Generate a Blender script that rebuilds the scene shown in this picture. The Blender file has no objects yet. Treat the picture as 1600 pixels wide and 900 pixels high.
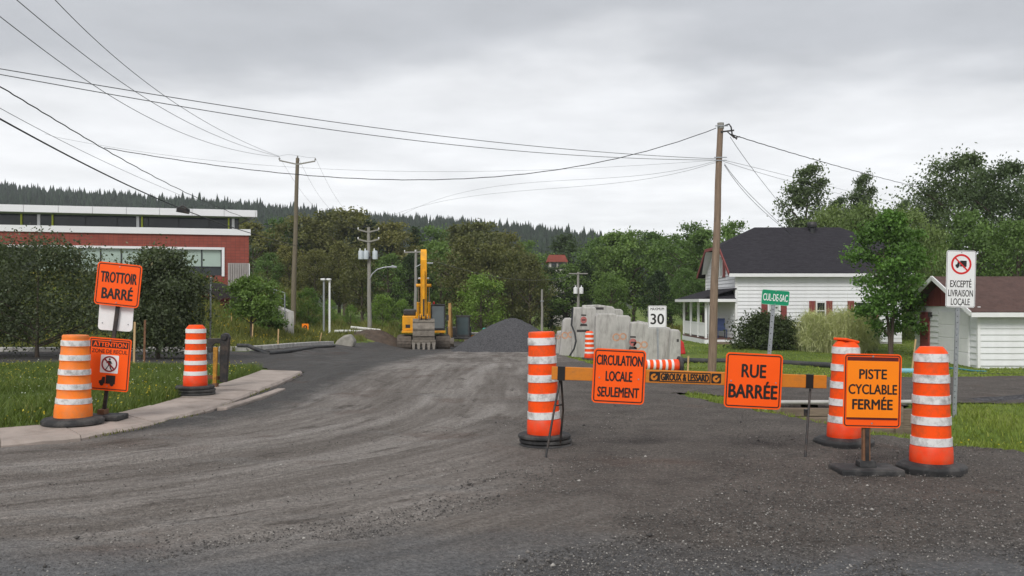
import bpy, bmesh, math, random
import numpy as np
from mathutils import Vector, Matrix, Euler

# ------------------------------------------------------------------ camera, sky, sun, exposure
SC = bpy.context.scene
COL = SC.collection
R = math.radians
F, HY, CH = 1400.0, 472.0, 1.65          # focal length in photo pixels, horizon row, eye height

cam = bpy.data.cameras.new('camera')
cam.sensor_width = 36.0
cam.lens = F / 1600.0 * 36.0
cam.shift_y = (HY - 450.0) / 1600.0
cam.clip_start, cam.clip_end = 0.1, 4000.0
cam_o = bpy.data.objects.new('camera', cam)
COL.objects.link(cam_o)
cam_o.location = (0, 0, CH)
cam_o.rotation_euler = (R(90), 0, 0)
SC.camera = cam_o

SUN_EL, SUN_AZ = R(40), R(200)           # sun behind the cloud, behind and left of the camera
w = bpy.data.worlds.new('World')
SC.world = w
w.use_nodes = True
nt = w.node_tree
nt.nodes.clear()
def N(nt, typ, **kw):
    n = nt.nodes.new(typ)
    for k, v in kw.items():
        if k in n.inputs.keys():
            n.inputs[k].default_value = v
        else:
            setattr(n, k, v)
    return n
def M2(nt, op, a, b=None, clamp=False):
    n = nt.nodes.new('ShaderNodeMath'); n.operation = op; n.use_clamp = clamp
    for i, x in enumerate((a, b)):
        if x is None: continue
        if isinstance(x, (int, float)): n.inputs[i].default_value = x
        else: nt.links.new(x, n.inputs[i])
    return n.outputs[0]
def ramp(nt, fac, stops, interp='LINEAR'):
    n = nt.nodes.new('ShaderNodeValToRGB'); n.color_ramp.interpolation = interp
    e = n.color_ramp.elements
    while len(e) > 1: e.remove(e[-1])
    for i, (p, c) in enumerate(stops):
        el = e[0] if i == 0 else e.new(p)
        el.position = p
        el.color = (c, c, c, 1) if isinstance(c, (int, float)) else (*c, 1)
    nt.links.new(fac, n.inputs[0])
    return n.outputs[0]
def mixc(nt, fac, a, b, blend='MIX'):
    n = nt.nodes.new('ShaderNodeMix'); n.data_type = 'RGBA'; n.blend_type = blend
    for i, x in ((0, fac), (6, a), (7, b)):
        if isinstance(x, (int, float)): n.inputs[i].default_value = x
        elif isinstance(x, tuple): n.inputs[i].default_value = (*x, 1) if len(x) == 3 else x
        else: nt.links.new(x, n.inputs[i])
    return n.outputs[2]

tc = N(nt, 'ShaderNodeTexCoord')
sx = N(nt, 'ShaderNodeSeparateXYZ')
nt.links.new(tc.outputs['Generated'], sx.inputs[0])
zz = M2(nt, 'ADD', M2(nt, 'MAXIMUM', sx.outputs[2], 0.0), 0.07)
cu = M2(nt, 'DIVIDE', sx.outputs[0], zz)
cv = M2(nt, 'DIVIDE', sx.outputs[1], zz)
cb = N(nt, 'ShaderNodeCombineXYZ')
nt.links.new(cu, cb.inputs[0]); nt.links.new(cv, cb.inputs[1])
n1 = N(nt, 'ShaderNodeTexNoise', Scale=0.55, Detail=7.0, Roughness=0.5)
nt.links.new(cb.outputs[0], n1.inputs['Vector'])
n2 = N(nt, 'ShaderNodeTexNoise', Scale=1.7, Detail=6.0, Roughness=0.55)
nt.links.new(cb.outputs[0], n2.inputs['Vector'])
dist = M2(nt, 'SQRT', M2(nt, 'ADD', M2(nt, 'MULTIPLY', cu, cu), M2(nt, 'MULTIPLY', cv, cv)))
edge = M2(nt, 'ADD', dist, M2(nt, 'MULTIPLY', M2(nt, 'SUBTRACT', n1.outputs[0], 0.5), 3.4))
deck = ramp(nt, M2(nt, 'DIVIDE', edge, 10.0), [(0.0, (0.56, 0.57, 0.585)), (0.19, (0.375, 0.385, 0.405)), (0.27, (0.40, 0.41, 0.43)),
                                    (0.35, (0.64, 0.646, 0.658)), (0.5, (0.725, 0.73, 0.74)), (1.0, (0.66, 0.67, 0.69))], 'EASE')
wisps = ramp(nt, n2.outputs[0], [(0.3, 0.89), (0.7, 1.08)])
clouds = mixc(nt, 1.0, deck, wisps, 'MULTIPLY')
sky = N(nt, 'ShaderNodeTexSky', sky_type='NISHITA', sun_disc=False, sun_elevation=SUN_EL, sun_rotation=SUN_AZ)
skyd = mixc(nt, 1.0, sky.outputs[0], (0.10, 0.10, 0.10), 'MULTIPLY')
full = mixc(nt, 0.95, skyd, clouds)
bg = N(nt, 'ShaderNodeBackground', Strength=1.0)
nt.links.new(full, bg.inputs[0])
wo = N(nt, 'ShaderNodeOutputWorld')
nt.links.new(bg.outputs[0], wo.inputs[0])

sun = bpy.data.lights.new('sun', 'SUN')
sun.energy, sun.angle, sun.color = 1.5, R(24), (1.0, 0.97, 0.93)
sun_o = bpy.data.objects.new('sun', sun)
COL.objects.link(sun_o)
# azimuth measured clockwise from +Y; light travels from the sun toward the scene
sd = Vector((math.sin(SUN_AZ) * math.cos(SUN_EL), math.cos(SUN_AZ) * math.cos(SUN_EL), math.sin(SUN_EL)))
sun_o.rotation_euler = (-sd).to_track_quat('-Z', 'Y').to_euler()
sun_o.location = (0, -10, 40)

SC.view_settings.view_transform = 'Standard'
SC.view_settings.look = 'None'
SC.view_settings.gamma = 1.0
SC.view_settings.exposure = 0.60
SC.cycles.max_bounces = 6
SC.cycles.transparent_max_bounces = 8

# ------------------------------------------------------------------ helpers
rng = np.random.default_rng(7)
random.seed(7)
def S(r, g, b):
    f = lambda c: (c / 255 / 12.92) if c / 255 <= 0.04045 else ((c / 255 + 0.055) / 1.055) ** 2.4
    return (f(r), f(g), f(b))
def sm(t):
    t = np.clip(t, 0, 1); return t * t * (3 - 2 * t)

# --- terrain -------------------------------------------------------
KERB_Y = [-50, 8.7, 9.05, 9.35, 9.86, 10.28, 11.54, 12.9, 15.5, 17.4, 20.1, 20.9]
KERB_X = [-60, -14, -9.0, -7.0, -5.64, -5.0, -4.62, -4.40, -4.43, -4.48, -4.71, -4.8]
LAWN_Y = [9.95, 10.15, 10.4, 10.9, 11.3, 12.46, 14.1, 16.2, 18.3, 20.5]
LAWN_X = [-14, -9.0, -7.2, -6.2, -5.72, -5.40, -5.33, -5.46, -5.55, -5.68]
NEAR_X = [2.9, 3.3, 3.7, 4.0, 4.4, 5.3, 5.75, 8, 14, 60]
NEAR_Y = [15.6, 14.9, 13.8, 12.8, 11.4, 10.4, 9.95, 9.3, 8.9, 8.9]
WALL_Y = 14.0
def hgt(X, Y):
    X = np.asarray(X, float); Y = np.asarray(Y, float)
    zr = np.interp(Y, [0, 20, 24, 30, 40, 57, 75, 100, 140, 200], [0, 0, -.06, -.28, -.68, -1.40, -2.0, -2.2, -1.2, 0])
    zl = np.interp(Y, [0, 22, 34, 50, 70, 100, 200], [0, 0, -.2, -.5, -.7, -.7, 0])
    zR = np.interp(Y, [0, 19, 24, 30, 34, 40, 46, 60, 90, 140, 200], [0, 0, -.3, -.70, -.86, -.7, -.5, -.6, -1.2, -1.2, 0])
    wl = sm((-6.5 - X) / 4.0); wr = sm((X - 1.5) / 4.0)
    z = zr * (1 - wl) * (1 - wr) + zl * wl + zR * wr
    z = z + sm((Y - 34) / 14) * sm((-9 - X) / 10) * 3.5 * (1 - sm((Y - 75) / 40)) * (1 - sm((Y - 47) / 10) * sm((X + 21) / 6))
    # lawn beside the sidewalk stands a little above the street
    lawn = sm((np.interp(Y, LAWN_Y, LAWN_X) - X) / 0.15) * sm((Y - 9.9) / 0.2) * (1 - sm((Y - 21.0) / 1.2))
    z = z + 0.10 * lawn
    # roadside ditch
    yn = np.interp(X, NEAR_X, NEAR_Y)
    t = np.clip((Y - yn) / np.maximum(WALL_Y + 0.1 - yn, .05), 0, 1)
    inside = (X > 3.3) & (Y > yn) & (Y < WALL_Y + 0.35)
    wallx = (X > 3.7) & (X < 6.3)
    far = np.where(wallx, 1.0, 1 - sm((t - .58) / .42))
    d = 0.52 * sm((X - 3.3) / 1.0) * sm(t / .55) * far * (Y < WALL_Y + np.where(wallx, 0.06, 0.35))
    z = z - np.where(inside, d, 0)
    return z
def h1(x, y): return float(hgt(x, y))
def P(px, py, Y): return Vector(((px - 800) / F * Y, Y, CH + (HY - py) / F * Y))
def PX(px, Y): return (px - 800) / F * Y
def G(px, py):
    """point of the terrain seen at a photo pixel"""
    last = 4.0
    Y = 4.0
    while Y < 300:
        z = CH + (HY - py) / F * Y
        if z <= h1(PX(px, Y), Y): break
        last = Y; Y += 0.05
    return Vector((PX(px, Y), Y, h1(PX(px, Y), Y)))
def is_road(X, Y):
    X = np.asarray(X, float); Y = np.asarray(Y, float)
    kx = np.interp(Y, KERB_Y, KERB_X)
    yn = np.interp(X, NEAR_X, NEAR_Y)
    wl = np.interp(X, [2.8, 3.3, 3.8, 3.87], [15.9, 16.2, 15.2, WALL_Y + .05])
    near = (Y <= 21.2) & (X > kx - 0.15) & ((Y < yn - .38 * sm((X - 2.9) / .8)) | (Y > wl) | (X < 2.9))
    near &= ~((Y > 20.5 + .8 * np.sin(X * .7) * .3) & (X > 2.6))
    near &= ~((X > 6.3) & (Y > yn - .38) & (Y < WALL_Y + 0.38))
    le = np.interp(Y, [20, 33.1, 33.2, 46, 60, 90], [-60, -60, -9.9, -9.2, -8.6, -6])
    re = np.interp(Y, [20, 22, 26, 40, 60, 90], [3.0, 2.6, 2.2, 2.0, 4.0, 4.5])
    mid = (Y > 21.2) & (Y < 84) & (X > le) & (X < re)
    return near | mid

# --- materials -----------------------------------------------------
MATS = {}
def pmat(name, col, rough=0.75, var=0.18, scale=6.0, bump=0.0, bscale=40.0, metal=0.0, spec=0.4, dirt=None, dirt_amt=0.35, dscale=3.0, coords='Object', stretch=None, transl=0.0):
    if name in MATS: return MATS[name]
    m = bpy.data.materials.new(name); m.use_nodes = True
    t = m.node_tree; bs = t.nodes['Principled BSDF']
    tc = N(t, 'ShaderNodeTexCoord')
    vec = tc.outputs[coords]
    if stretch:
        mp = N(t, 'ShaderNodeMapping'); mp.inputs['Scale'].default_value = stretch
        t.links.new(vec, mp.inputs[0]); vec = mp.outputs[0]
    nz = N(t, 'ShaderNodeTexNoise', Scale=scale, Detail=6.0, Roughness=0.6)
    t.links.new(vec, nz.inputs['Vector'])
    lo = tuple(c * (1 - var) for c in col); hi = tuple(min(1, c * (1 + var)) for c in col)
    c = ramp(t, nz.outputs[0], [(0.3, lo), (0.7, hi)])
    if dirt:
        nd = N(t, 'ShaderNodeTexNoise', Scale=dscale, Detail=9.0, Roughness=0.68)
        t.links.new(vec, nd.inputs['Vector'])
        f = ramp(t, nd.outputs[0], [(0.46, 0.0), (0.72, dirt_amt)])
        c = mixc(t, f, c, dirt)
    t.links.new(c, bs.inputs['Base Color'])
    bs.inputs['Roughness'].default_value = rough
    bs.inputs['Metallic'].default_value = metal
    bs.inputs['Specular IOR Level'].default_value = spec
    if bump:
        nb = N(t, 'ShaderNodeTexNoise', Scale=bscale, Detail=5.0, Roughness=0.6)
        t.links.new(vec, nb.inputs['Vector'])
        b = N(t, 'ShaderNodeBump', Strength=bump, Distance=0.02)
        t.links.new(nb.outputs[0], b.inputs['Height'])
        t.links.new(b.outputs[0], bs.inputs['Normal'])
    MATS[name] = m
    return m
def leafmat(name, col, var=0.35, hue=None, rough=0.55):
    """foliage: every leaf its own tone (face attribute lv), a little light let through"""
    m = bpy.data.materials.new(name); m.use_nodes = True
    t = m.node_tree; t.nodes.clear()
    at = N(t, 'ShaderNodeAttribute', attribute_name='lv')
    oi = N(t, 'ShaderNodeObjectInfo')
    lo = tuple(c * (1 - var) for c in col); hi = tuple(c * (1 + var) for c in col)
    h2 = hue or (col[0] * 1.7, col[1] * 1.15, col[2] * 0.8)
    c = ramp(t, at.outputs['Fac'], [(0.0, lo), (0.6, col), (0.88, hi), (1.0, h2)])
    vr = ramp(t, oi.outputs['Random'], [(0, (0.8, 0.84, 0.84)), (1, (1.22, 1.14, 1.05))])
    c = mixc(t, 1.0, c, vr, 'MULTIPLY')
    bs = N(t, 'ShaderNodeBsdfPrincipled', Roughness=rough)
    bs.inputs['Specular IOR Level'].default_value = 0.3
    t.links.new(c, bs.inputs['Base Color'])
    tr = N(t, 'ShaderNodeBsdfTranslucent'); t.links.new(mixc(t, 1.0, c, (1.1, 1.25, 0.5), 'MULTIPLY'), tr.inputs[0])
    mx = N(t, 'ShaderNodeMixShader'); mx.inputs[0].default_value = 0.3
    t.links.new(bs.outputs[0], mx.inputs[1]); t.links.new(tr.outputs[0], mx.inputs[2])
    o = N(t, 'ShaderNodeOutputMaterial'); t.links.new(mx.outputs[0], o.inputs[0])
    return m

# --- mesh building -------------------------------------------------
class MB:
    def __init__(s): s.v, s.f, s.m = [], [], []
    def add(s, vs, fs, mi=0):
        o = len(s.v); s.v += [tuple(v) for v in vs]
        s.f += [tuple(i + o for i in f) for f in fs]; s.m += [mi] * len(fs); return s
    def box(s, x0, x1, y0, y1, z0, z1, mi=0):
        v = [(x, y, z) for z in (z0, z1) for y in (y0, y1) for x in (x0, x1)]
        return s.add(v, [(0, 2, 3, 1), (4, 5, 7, 6), (0, 1, 5, 4), (2, 6, 7, 3), (0, 4, 6, 2), (1, 3, 7, 5)], mi)
    def obox(s, c, size, rot=(0, 0, 0), mi=0):
        m = Matrix.Translation(c) @ Euler(rot).to_matrix().to_4x4()
        b = MB().box(-size[0]/2, size[0]/2, -size[1]/2, size[1]/2, -size[2]/2, size[2]/2)
        return s.add([m @ Vector(v) for v in b.v], b.f, mi)
    def beam(s, p0, p1, wx, wz, mi=0, up=(0, 0, 1)):
        p0, p1 = Vector(p0), Vector(p1); d = (p1 - p0).normalized()
        if abs(d.z) > .9: up = (0, 1, 0)
        a = d.cross(Vector(up))
        if a.length < 1e-4: a = Vector((1, 0, 0))
        a.normalize(); b = a.cross(d)
        vs = [p + a * i * wx / 2 + b * j * wz / 2 for p in (p0, p1) for i, j in ((-1, -1), (1, -1), (1, 1), (-1, 1))]
        return s.add(vs, [(0, 1, 2, 3), (4, 7, 6, 5), (0, 4, 5, 1), (1, 5, 6, 2), (2, 6, 7, 3), (3, 7, 4, 0)], mi)
    def tube(s, pts, r, n=8, mi=0, caps=True):
        pts = [Vector(p) for p in pts]; k = len(pts)
        rs = r if isinstance(r, (list, tuple)) else [r] * k
        vs = []; ref = None
        for i, p in enumerate(pts):
            d = (pts[min(i + 1, k - 1)] - pts[max(i - 1, 0)])
            d = d.normalized() if d.length > 1e-9 else Vector((0, 0, 1))
            if ref is None:
                ref = Vector((1, 0, 0)) if abs(d.x) < .9 else Vector((0, 1, 0))
            a = (ref - d * ref.dot(d)).normalized(); ref = a; b = d.cross(a)
            vs += [p + (a * math.cos(2*math.pi*j/n) + b * math.sin(2*math.pi*j/n)) * rs[i] for j in range(n)]
        fs = [(i*n+j, i*n+(j+1) % n, (i+1)*n+(j+1) % n, (i+1)*n+j) for i in range(k-1) for j in range(n)]
        if caps: fs += [tuple(range(n))[::-1], tuple((k-1)*n+j for j in range(n))]
        return s.add(vs, fs, mi)
    def cyl(s, p0, p1, r0, r1=None, n=12, mi=0): return s.tube([p0, p1], [r0, r0 if r1 is None else r1], n, mi)
    def lathe(s, prof, n=24, c=(0, 0, 0), mi=0, ph=0.0, closed=True):
        k = len(prof); vs = []
        for r, z in prof: vs += [(c[0] + r*math.cos(ph+2*math.pi*j/n), c[1] + r*math.sin(ph+2*math.pi*j/n), c[2] + z) for j in range(n)]
        fs = [(i*n+j, i*n+(j+1) % n, (i+1)*n+(j+1) % n, (i+1)*n+j) for i in range(k-1) for j in range(n)]
        if closed: fs += [tuple(range(n))[::-1], tuple((k-1)*n+j for j in range(n))]
        return s.add(vs, fs, mi)
    def prism(s, poly, y0, y1, mi=0):
        n = len(poly)
        vs = [(x, y0, z) for x, z in poly] + [(x, y1, z) for x, z in poly]
        return s.add(vs, [tuple(range(n)), tuple(range(2*n-1, n-1, -1))] + [(i, i+n, (i+1) % n+n, (i+1) % n) for i in range(n)], mi)
    def prism_x(s, poly, x0, x1, mi=0):
        n = len(poly)
        vs = [(x0, y, z) for y, z in poly] + [(x1, y, z) for y, z in poly]
        return s.add(vs, [tuple(range(n)), tuple(range(2*n-1, n-1, -1))] + [(i, i+n, (i+1) % n+n, (i+1) % n) for i in range(n)], mi)
    def ring(s, r0, r1, y0, y1, c=(0, 0), n=36, mi=0):
        vs = []
        for y in (y0, y1):
            for r in (r0, r1): vs += [(c[0]+r*math.cos(2*math.pi*j/n), y, c[1]+r*math.sin(2*math.pi*j/n)) for j in range(n)]
        q = lambda a, b: [(a*n+j, a*n+(j+1) % n, b*n+(j+1) % n, b*n+j) for j in range(n)]
        return s.add(vs, q(0, 1) + q(3, 2) + q(2, 0) + q(1, 3), mi)
    def frame(s, outer, inner, y0, y1, mi=0):
        n = len(outer); vs = []
        for y in (y0, y1):
            for pl in (outer, inner): vs += [(x, y, z) for x, z in pl]
        q = lambda a, b: [(a*n+j, a*n+(j+1) % n, b*n+(j+1) % n, b*n+j) for j in range(n)]
        return s.add(vs, q(0, 1) + q(3, 2) + q(2, 0) + q(1, 3), mi)
    def mesh(s, name, mats, smooth=None):
        me = bpy.data.meshes.new(name)
        me.from_pydata(s.v, [], s.f)
        for m in (mats if isinstance(mats, (list, tuple)) else [mats]): me.materials.append(m)
        if len(me.materials) > 1: me.polygons.foreach_set('material_index', s.m)
        bm = bmesh.new(); bm.from_mesh(me); bmesh.ops.recalc_face_normals(bm, faces=bm.faces); bm.to_mesh(me); bm.free()
        if smooth:
            me.polygons.foreach_set('use_smooth', [True] * len(me.polygons))
            me.set_sharp_from_angle(angle=R(smooth))
        me.update()
        return me
    def build(s, name, mats, parent=None, smooth=None, bevel=0, loc=None):
        return put(name, s.mesh(name, mats, smooth), parent, bevel, loc)
def put(name, me, parent=None, bevel=0, loc=None, rot=None):
    o = bpy.data.objects.new(name, me); COL.objects.link(o)
    if parent: o.parent = parent
    if loc is not None: o.location = loc
    if rot is not None: o.rotation_euler = rot
    if bevel:
        b = o.modifiers.new('bevel', 'BEVEL'); b.width = bevel; b.segments = 2; b.limit_method = 'ANGLE'; b.angle_limit = R(40)
    return o
def tag(o, label, cat, group=None):
    o['label'] = label; o['category'] = cat
    if group: o['group'] = group
    return o
def thing(name, label, cat, loc=(0, 0, 0), rot=(0, 0, 0), group=None):
    o = bpy.data.objects.new(name, None); COL.objects.link(o)
    o.empty_display_size = 0.2
    o.location = loc; o.rotation_euler = rot
    return tag(o, label, cat, group)
def struct(name, me, mats=None):
    o = put(name, me); o['kind'] = 'structure'; return o
def rrect(w, h, r, n=5, cx=0, cz=0):
    out = []
    for qx, qz, a0 in ((1, 1, 0), (-1, 1, 90), (-1, -1, 180), (1, -1, 270)):
        for i in range(n + 1):
            a = R(a0 + 90 * i / n)
            out.append((cx + qx*(w/2 - r) + r*math.cos(a), cz + qz*(h/2 - r) + r*math.sin(a)))
    return out
def np_mesh(name, V, Fq, mat, attr=None, smooth=False):
    """V (n,3), Fq (m,k) with k corners each"""
    me = bpy.data.meshes.new(name)
    n, m, k = len(V), len(Fq), Fq.shape[1]
    me.vertices.add(n); me.vertices.foreach_set('co', np.ascontiguousarray(V, np.float32).ravel())
    me.loops.add(m * k); me.loops.foreach_set('vertex_index', np.ascontiguousarray(Fq, np.int32).ravel())
    me.polygons.add(m); me.polygons.foreach_set('loop_start', np.arange(0, m * k, k, dtype=np.int32))
    if smooth: me.polygons.foreach_set('use_smooth', np.ones(m, bool))
    for mt in (mat if isinstance(mat, list) else [mat]): me.materials.append(mt)
    if attr is not None:
        a = me.attributes.new('lv', 'FLOAT', 'FACE'); a.data.foreach_set('value', np.ascontiguousarray(attr, np.float32))
    me.update(calc_edges=True)
    return me
def text_mesh(txt, wid, hei, mat, y, cx=0.0, cz=0.0, bold=0.012, th=0.0015):
    """lettering in the xz plane, fitted to a width and a height, facing -y"""
    cu = bpy.data.curves.new('lettering', 'FONT'); cu.body = txt; cu.size = 1.0; cu.resolution_u = 4
    o = bpy.data.objects.new('lettering', cu); COL.objects.link(o)
    dg = bpy.context.evaluated_depsgraph_get(); dg.update()
    me = bpy.data.meshes.new_from_object(o.evaluated_get(dg))
    bpy.data.objects.remove(o); bpy.data.curves.remove(cu)
    n = len(me.vertices); co = np.empty(n * 3, np.float32); me.vertices.foreach_get('co', co); co = co.reshape(-1, 3)
    mn, mx_ = co.min(0), co.max(0)
    q = np.empty_like(co)
    q[:, 0] = cx + ((co[:, 0] - mn[0]) / (mx_[0] - mn[0]) - .5) * wid
    q[:, 2] = cz + ((co[:, 1] - mn[1]) / (mx_[1] - mn[1]) - .5) * hei
    q[:, 1] = y
    me.vertices.foreach_set('co', q.ravel())
    me.materials.clear(); me.materials.append(mat); me.update()
    bm = bmesh.new(); bm.from_mesh(me)
    r = bmesh.ops.extrude_face_region(bm, geom=bm.faces[:])
    for v in r['geom']:
        if isinstance(v, bmesh.types.BMVert): v.co.y += th
    bmesh.ops.recalc_face_normals(bm, faces=bm.faces)
    bm.to_mesh(me); bm.free()
    if bold <= 0: return me
    # heavier strokes: the same letters again, a hair to each side and a hair behind
    bold *= 1.5
    V0 = [tuple(v.co) for v in me.vertices]; F0 = [tuple(p.vertices) for p in me.polygons]
    V, Fc = list(V0), list(F0); d = bold * hei * .8
    for k, (sx, sz) in enumerate(((-1, 0), (1, 0), (0, .8), (0, -.8))):
        o_ = len(V)
        V += [(x + sx * d, yy + .00008 * (k + 1), z + sz * d) for x, yy, z in V0]; Fc += [tuple(i + o_ for i in f) for f in F0]
    m2 = bpy.data.meshes.new('lettering'); m2.from_pydata(V, [], Fc); m2.materials.append(mat); m2.update()
    bpy.data.meshes.remove(me)
    return m2
def lettering(parent, txt, wid, hei, mat, y, cx=0.0, cz=0.0, bold=0.012):
    # accented capitals: the accent rises above the fitted cap height
    return put('lettering', text_mesh(txt, wid, hei, mat, y, cx, cz, bold), parent)
# ------------------------------------------------------------------ common materials
ORANGE = pmat('fluorescent_orange_sheeting', (1.0, 0.105, 0.004), 0.5, 0.05, 3, spec=0.3)
ORANGE2 = pmat('drum_orange_plastic', (1.0, 0.082, 0.003), 0.5, 0.08, 5, bump=0.05, bscale=15, spec=.25, dirt=(0.40, 0.085, 0.03), dirt_amt=0.65, dscale=9)
ORANGE3 = pmat('faded_orange_plastic', (0.92, 0.20, 0.012), 0.6, 0.14, 6, bump=0.06, bscale=15, dirt=(0.42, 0.24, 0.13), dirt_amt=0.5, dscale=5)
ORANGERED = pmat('orange_red_plastic', (0.85, 0.055, 0.005), 0.5, 0.12, 5, dirt=(0.40, 0.15, 0.08), dirt_amt=0.5, dscale=6)
BAND = pmat('white_reflective_sheeting', (0.72, 0.72, 0.71), 0.4, 0.06, 9, dirt=(0.17, 0.16, 0.15), dirt_amt=0.85, dscale=10)
BANDCLEAN = pmat('clean_white_sheeting', (0.78, 0.78, 0.77), 0.4, 0.04, 9, dirt=(0.4, 0.38, 0.36), dirt_amt=0.4, dscale=7)
RUBBER = pmat('black_rubber', (0.022, 0.022, 0.023), 0.7, 0.3, 8, bump=0.3, bscale=60, dirt=(0.16, 0.15, 0.14), dirt_amt=0.55, dscale=5)
INK = pmat('black_sign_ink', (0.012, 0.011, 0.010), 0.5, 0.1, 5)
SIGNWHITE = pmat('white_sign_sheeting', (0.80, 0.80, 0.80), 0.4, 0.04, 4, dirt=(0.5, 0.5, 0.48), dirt_amt=0.3)
RED = pmat('red_sign_ink', (0.62, 0.02, 0.02), 0.45, 0.08, 4)
MAROON = pmat('maroon_sign_ink', (0.25, 0.012, 0.02), 0.45, 0.08, 4)
GREEN = pmat('green_sign_sheeting', (0.0, 0.25, 0.115), 0.4, 0.07, 4)
YORANGE = pmat('yellow_orange_sheeting', (1.0, 0.24, 0.004), 0.5, 0.05, 3, spec=0.3)
GALV = pmat('galvanised_steel', (0.36, 0.38, 0.40), 0.45, 0.18, 25, metal=0.6, dirt=(0.2, 0.19, 0.17), dirt_amt=0.3)
BLACKSTEEL = pmat('black_painted_steel', (0.02, 0.02, 0.021), 0.5, 0.3, 12, dirt=(0.15, 0.10, 0.07), dirt_amt=0.5, dscale=8)
RUST = pmat('rusty_steel', (0.17, 0.085, 0.045), 0.85, 0.35, 14, bump=0.2, bscale=50)
BOARD = pmat('orange_painted_board', (0.62, 0.20, 0.012), 0.6, 0.2, 7, bump=0.08, bscale=30, dirt=(0.16, 0.08, 0.03), dirt_amt=0.6, dscale=7, stretch=(1, 1, 2))
CONC = pmat('weathered_concrete', (0.46, 0.445, 0.42), 0.9, 0.16, 2.5, bump=0.25, bscale=30, dirt=(0.12, 0.11, 0.10), dirt_amt=0.85, dscale=2.2, stretch=(1.6, 1.6, .45))
SIDEW = pmat('sidewalk_concrete', (0.37, 0.312, 0.275), 0.92, 0.16, 1.3, bump=0.3, bscale=90, dirt=(0.15, 0.125, 0.10), dirt_amt=0.6, dscale=2.2)
WOODPOLE = pmat('weathered_pole_wood', (0.23, 0.165, 0.12), 0.9, 0.30, 9, bump=0.4, bscale=25, dirt=(0.10, 0.07, 0.05), dirt_amt=0.6, dscale=6, stretch=(4, 4, .25))
GREYPOLE = pmat('grey_pole_wood', (0.27, 0.26, 0.235), 0.9, 0.2, 9, bump=0.3, bscale=25, stretch=(4, 4, .25))
OLIVEPOLE = pmat('aged_pole_wood', (0.16, 0.135, 0.095), 0.9, 0.25, 9, bump=0.3, bscale=25, stretch=(4, 4, .25))
TIMBER = pmat('old_timber', (0.20, 0.155, 0.115), 0.9, 0.32, 6, bump=0.4, bscale=30, dirt=(0.06, 0.05, 0.04), dirt_amt=0.6, dscale=4, stretch=(.3, 3, 3))
STAKE = pmat('raw_stake_wood', (0.50, 0.34, 0.17), 0.8, 0.2, 9, stretch=(4, 4, .4))
WIRE = pmat('black_cable', (0.03, 0.032, 0.035), 0.6, 0.2, 3)
WIREG = pmat('bare_grey_wire', (0.13, 0.135, 0.14), 0.5, 0.15, 3)
SIDING = pmat('white_vinyl_siding', (0.77, 0.78, 0.79), 0.55, 0.03, 1.5, dirt=(0.52, 0.52, 0.50), dirt_amt=0.3, dscale=1.2)
TRIMW = pmat('white_trim_paint', (0.78, 0.78, 0.78), 0.5, 0.04, 3)
SHINGLE = pmat('dark_shingles', (0.030, 0.0285, 0.034), 0.95, 0.3, 3.0, spec=.15, bump=0.6, bscale=22, dirt=(0.058, 0.054, 0.058), dirt_amt=0.6, dscale=9, stretch=(1, 3, 3))
BSHINGLE = pmat('brown_shingles', (0.085, 0.048, 0.040), 0.95, 0.25, 3.0, bump=0.6, bscale=22, dirt=(0.12, 0.08, 0.07), dirt_amt=0.5, dscale=9)
REDPAINT = pmat('dull_red_paint', (0.22, 0.050, 0.045), 0.65, 0.14, 4)
GLASSDARK = pmat('dark_window_glass', (0.03, 0.036, 0.04), 0.08, 0.3, 0.6, spec=0.35)
YELLOW = pmat('machine_yellow', (0.80, 0.36, 0.006), 0.42, 0.10, 2, dirt=(0.22, 0.14, 0.06), dirt_amt=0.55, dscale=2.5)
TRACK = pmat('muddy_track_steel', (0.115, 0.095, 0.078), 0.9, 0.35, 6, bump=0.4, bscale=15)
BUCKET = pmat('worn_bucket_steel', (0.21, 0.185, 0.155), 0.7, 0.25, 4, metal=0.2, dirt=(0.10, 0.08, 0.06), dirt_amt=0.6, dscale=3)
MACHBLK = pmat('machine_black', (0.025, 0.026, 0.028), 0.5, 0.2, 4, dirt=(0.12, 0.10, 0.08), dirt_amt=0.4)
CHROME = pmat('cylinder_rod', (0.6, 0.6, 0.6), 0.2, 0.1, 4, metal=1.0)
MACHGLASS = pmat('tinted_machine_glass', (0.06, 0.085, 0.09), 0.06, 0.2, 1, spec=0.9)
DIRT = pmat('dark_earth', (0.085, 0.062, 0.046), 0.95, 0.35, 2.5, bump=0.9, bscale=9)
BARK = pmat('tree_bark', (0.085, 0.066, 0.052), 0.95, 0.3, 8, bump=0.5, bscale=20, stretch=(3, 3, .5))
BLACKPIPE = pmat('black_corrugated_pipe', (0.035, 0.037, 0.04), 0.6, 0.25, 5, dirt=(0.14, 0.12, 0.10), dirt_amt=0.5)
WHITEPIPE = pmat('white_plastic_pipe', (0.70, 0.70, 0.66), 0.5, 0.08, 4)
BLUEPIPE = pmat('light_blue_pipe', (0.25, 0.58, 0.70), 0.45, 0.06, 4)
TEAL = pmat('teal_plastic', (0.03, 0.35, 0.25), 0.5, 0.1, 4)

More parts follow.
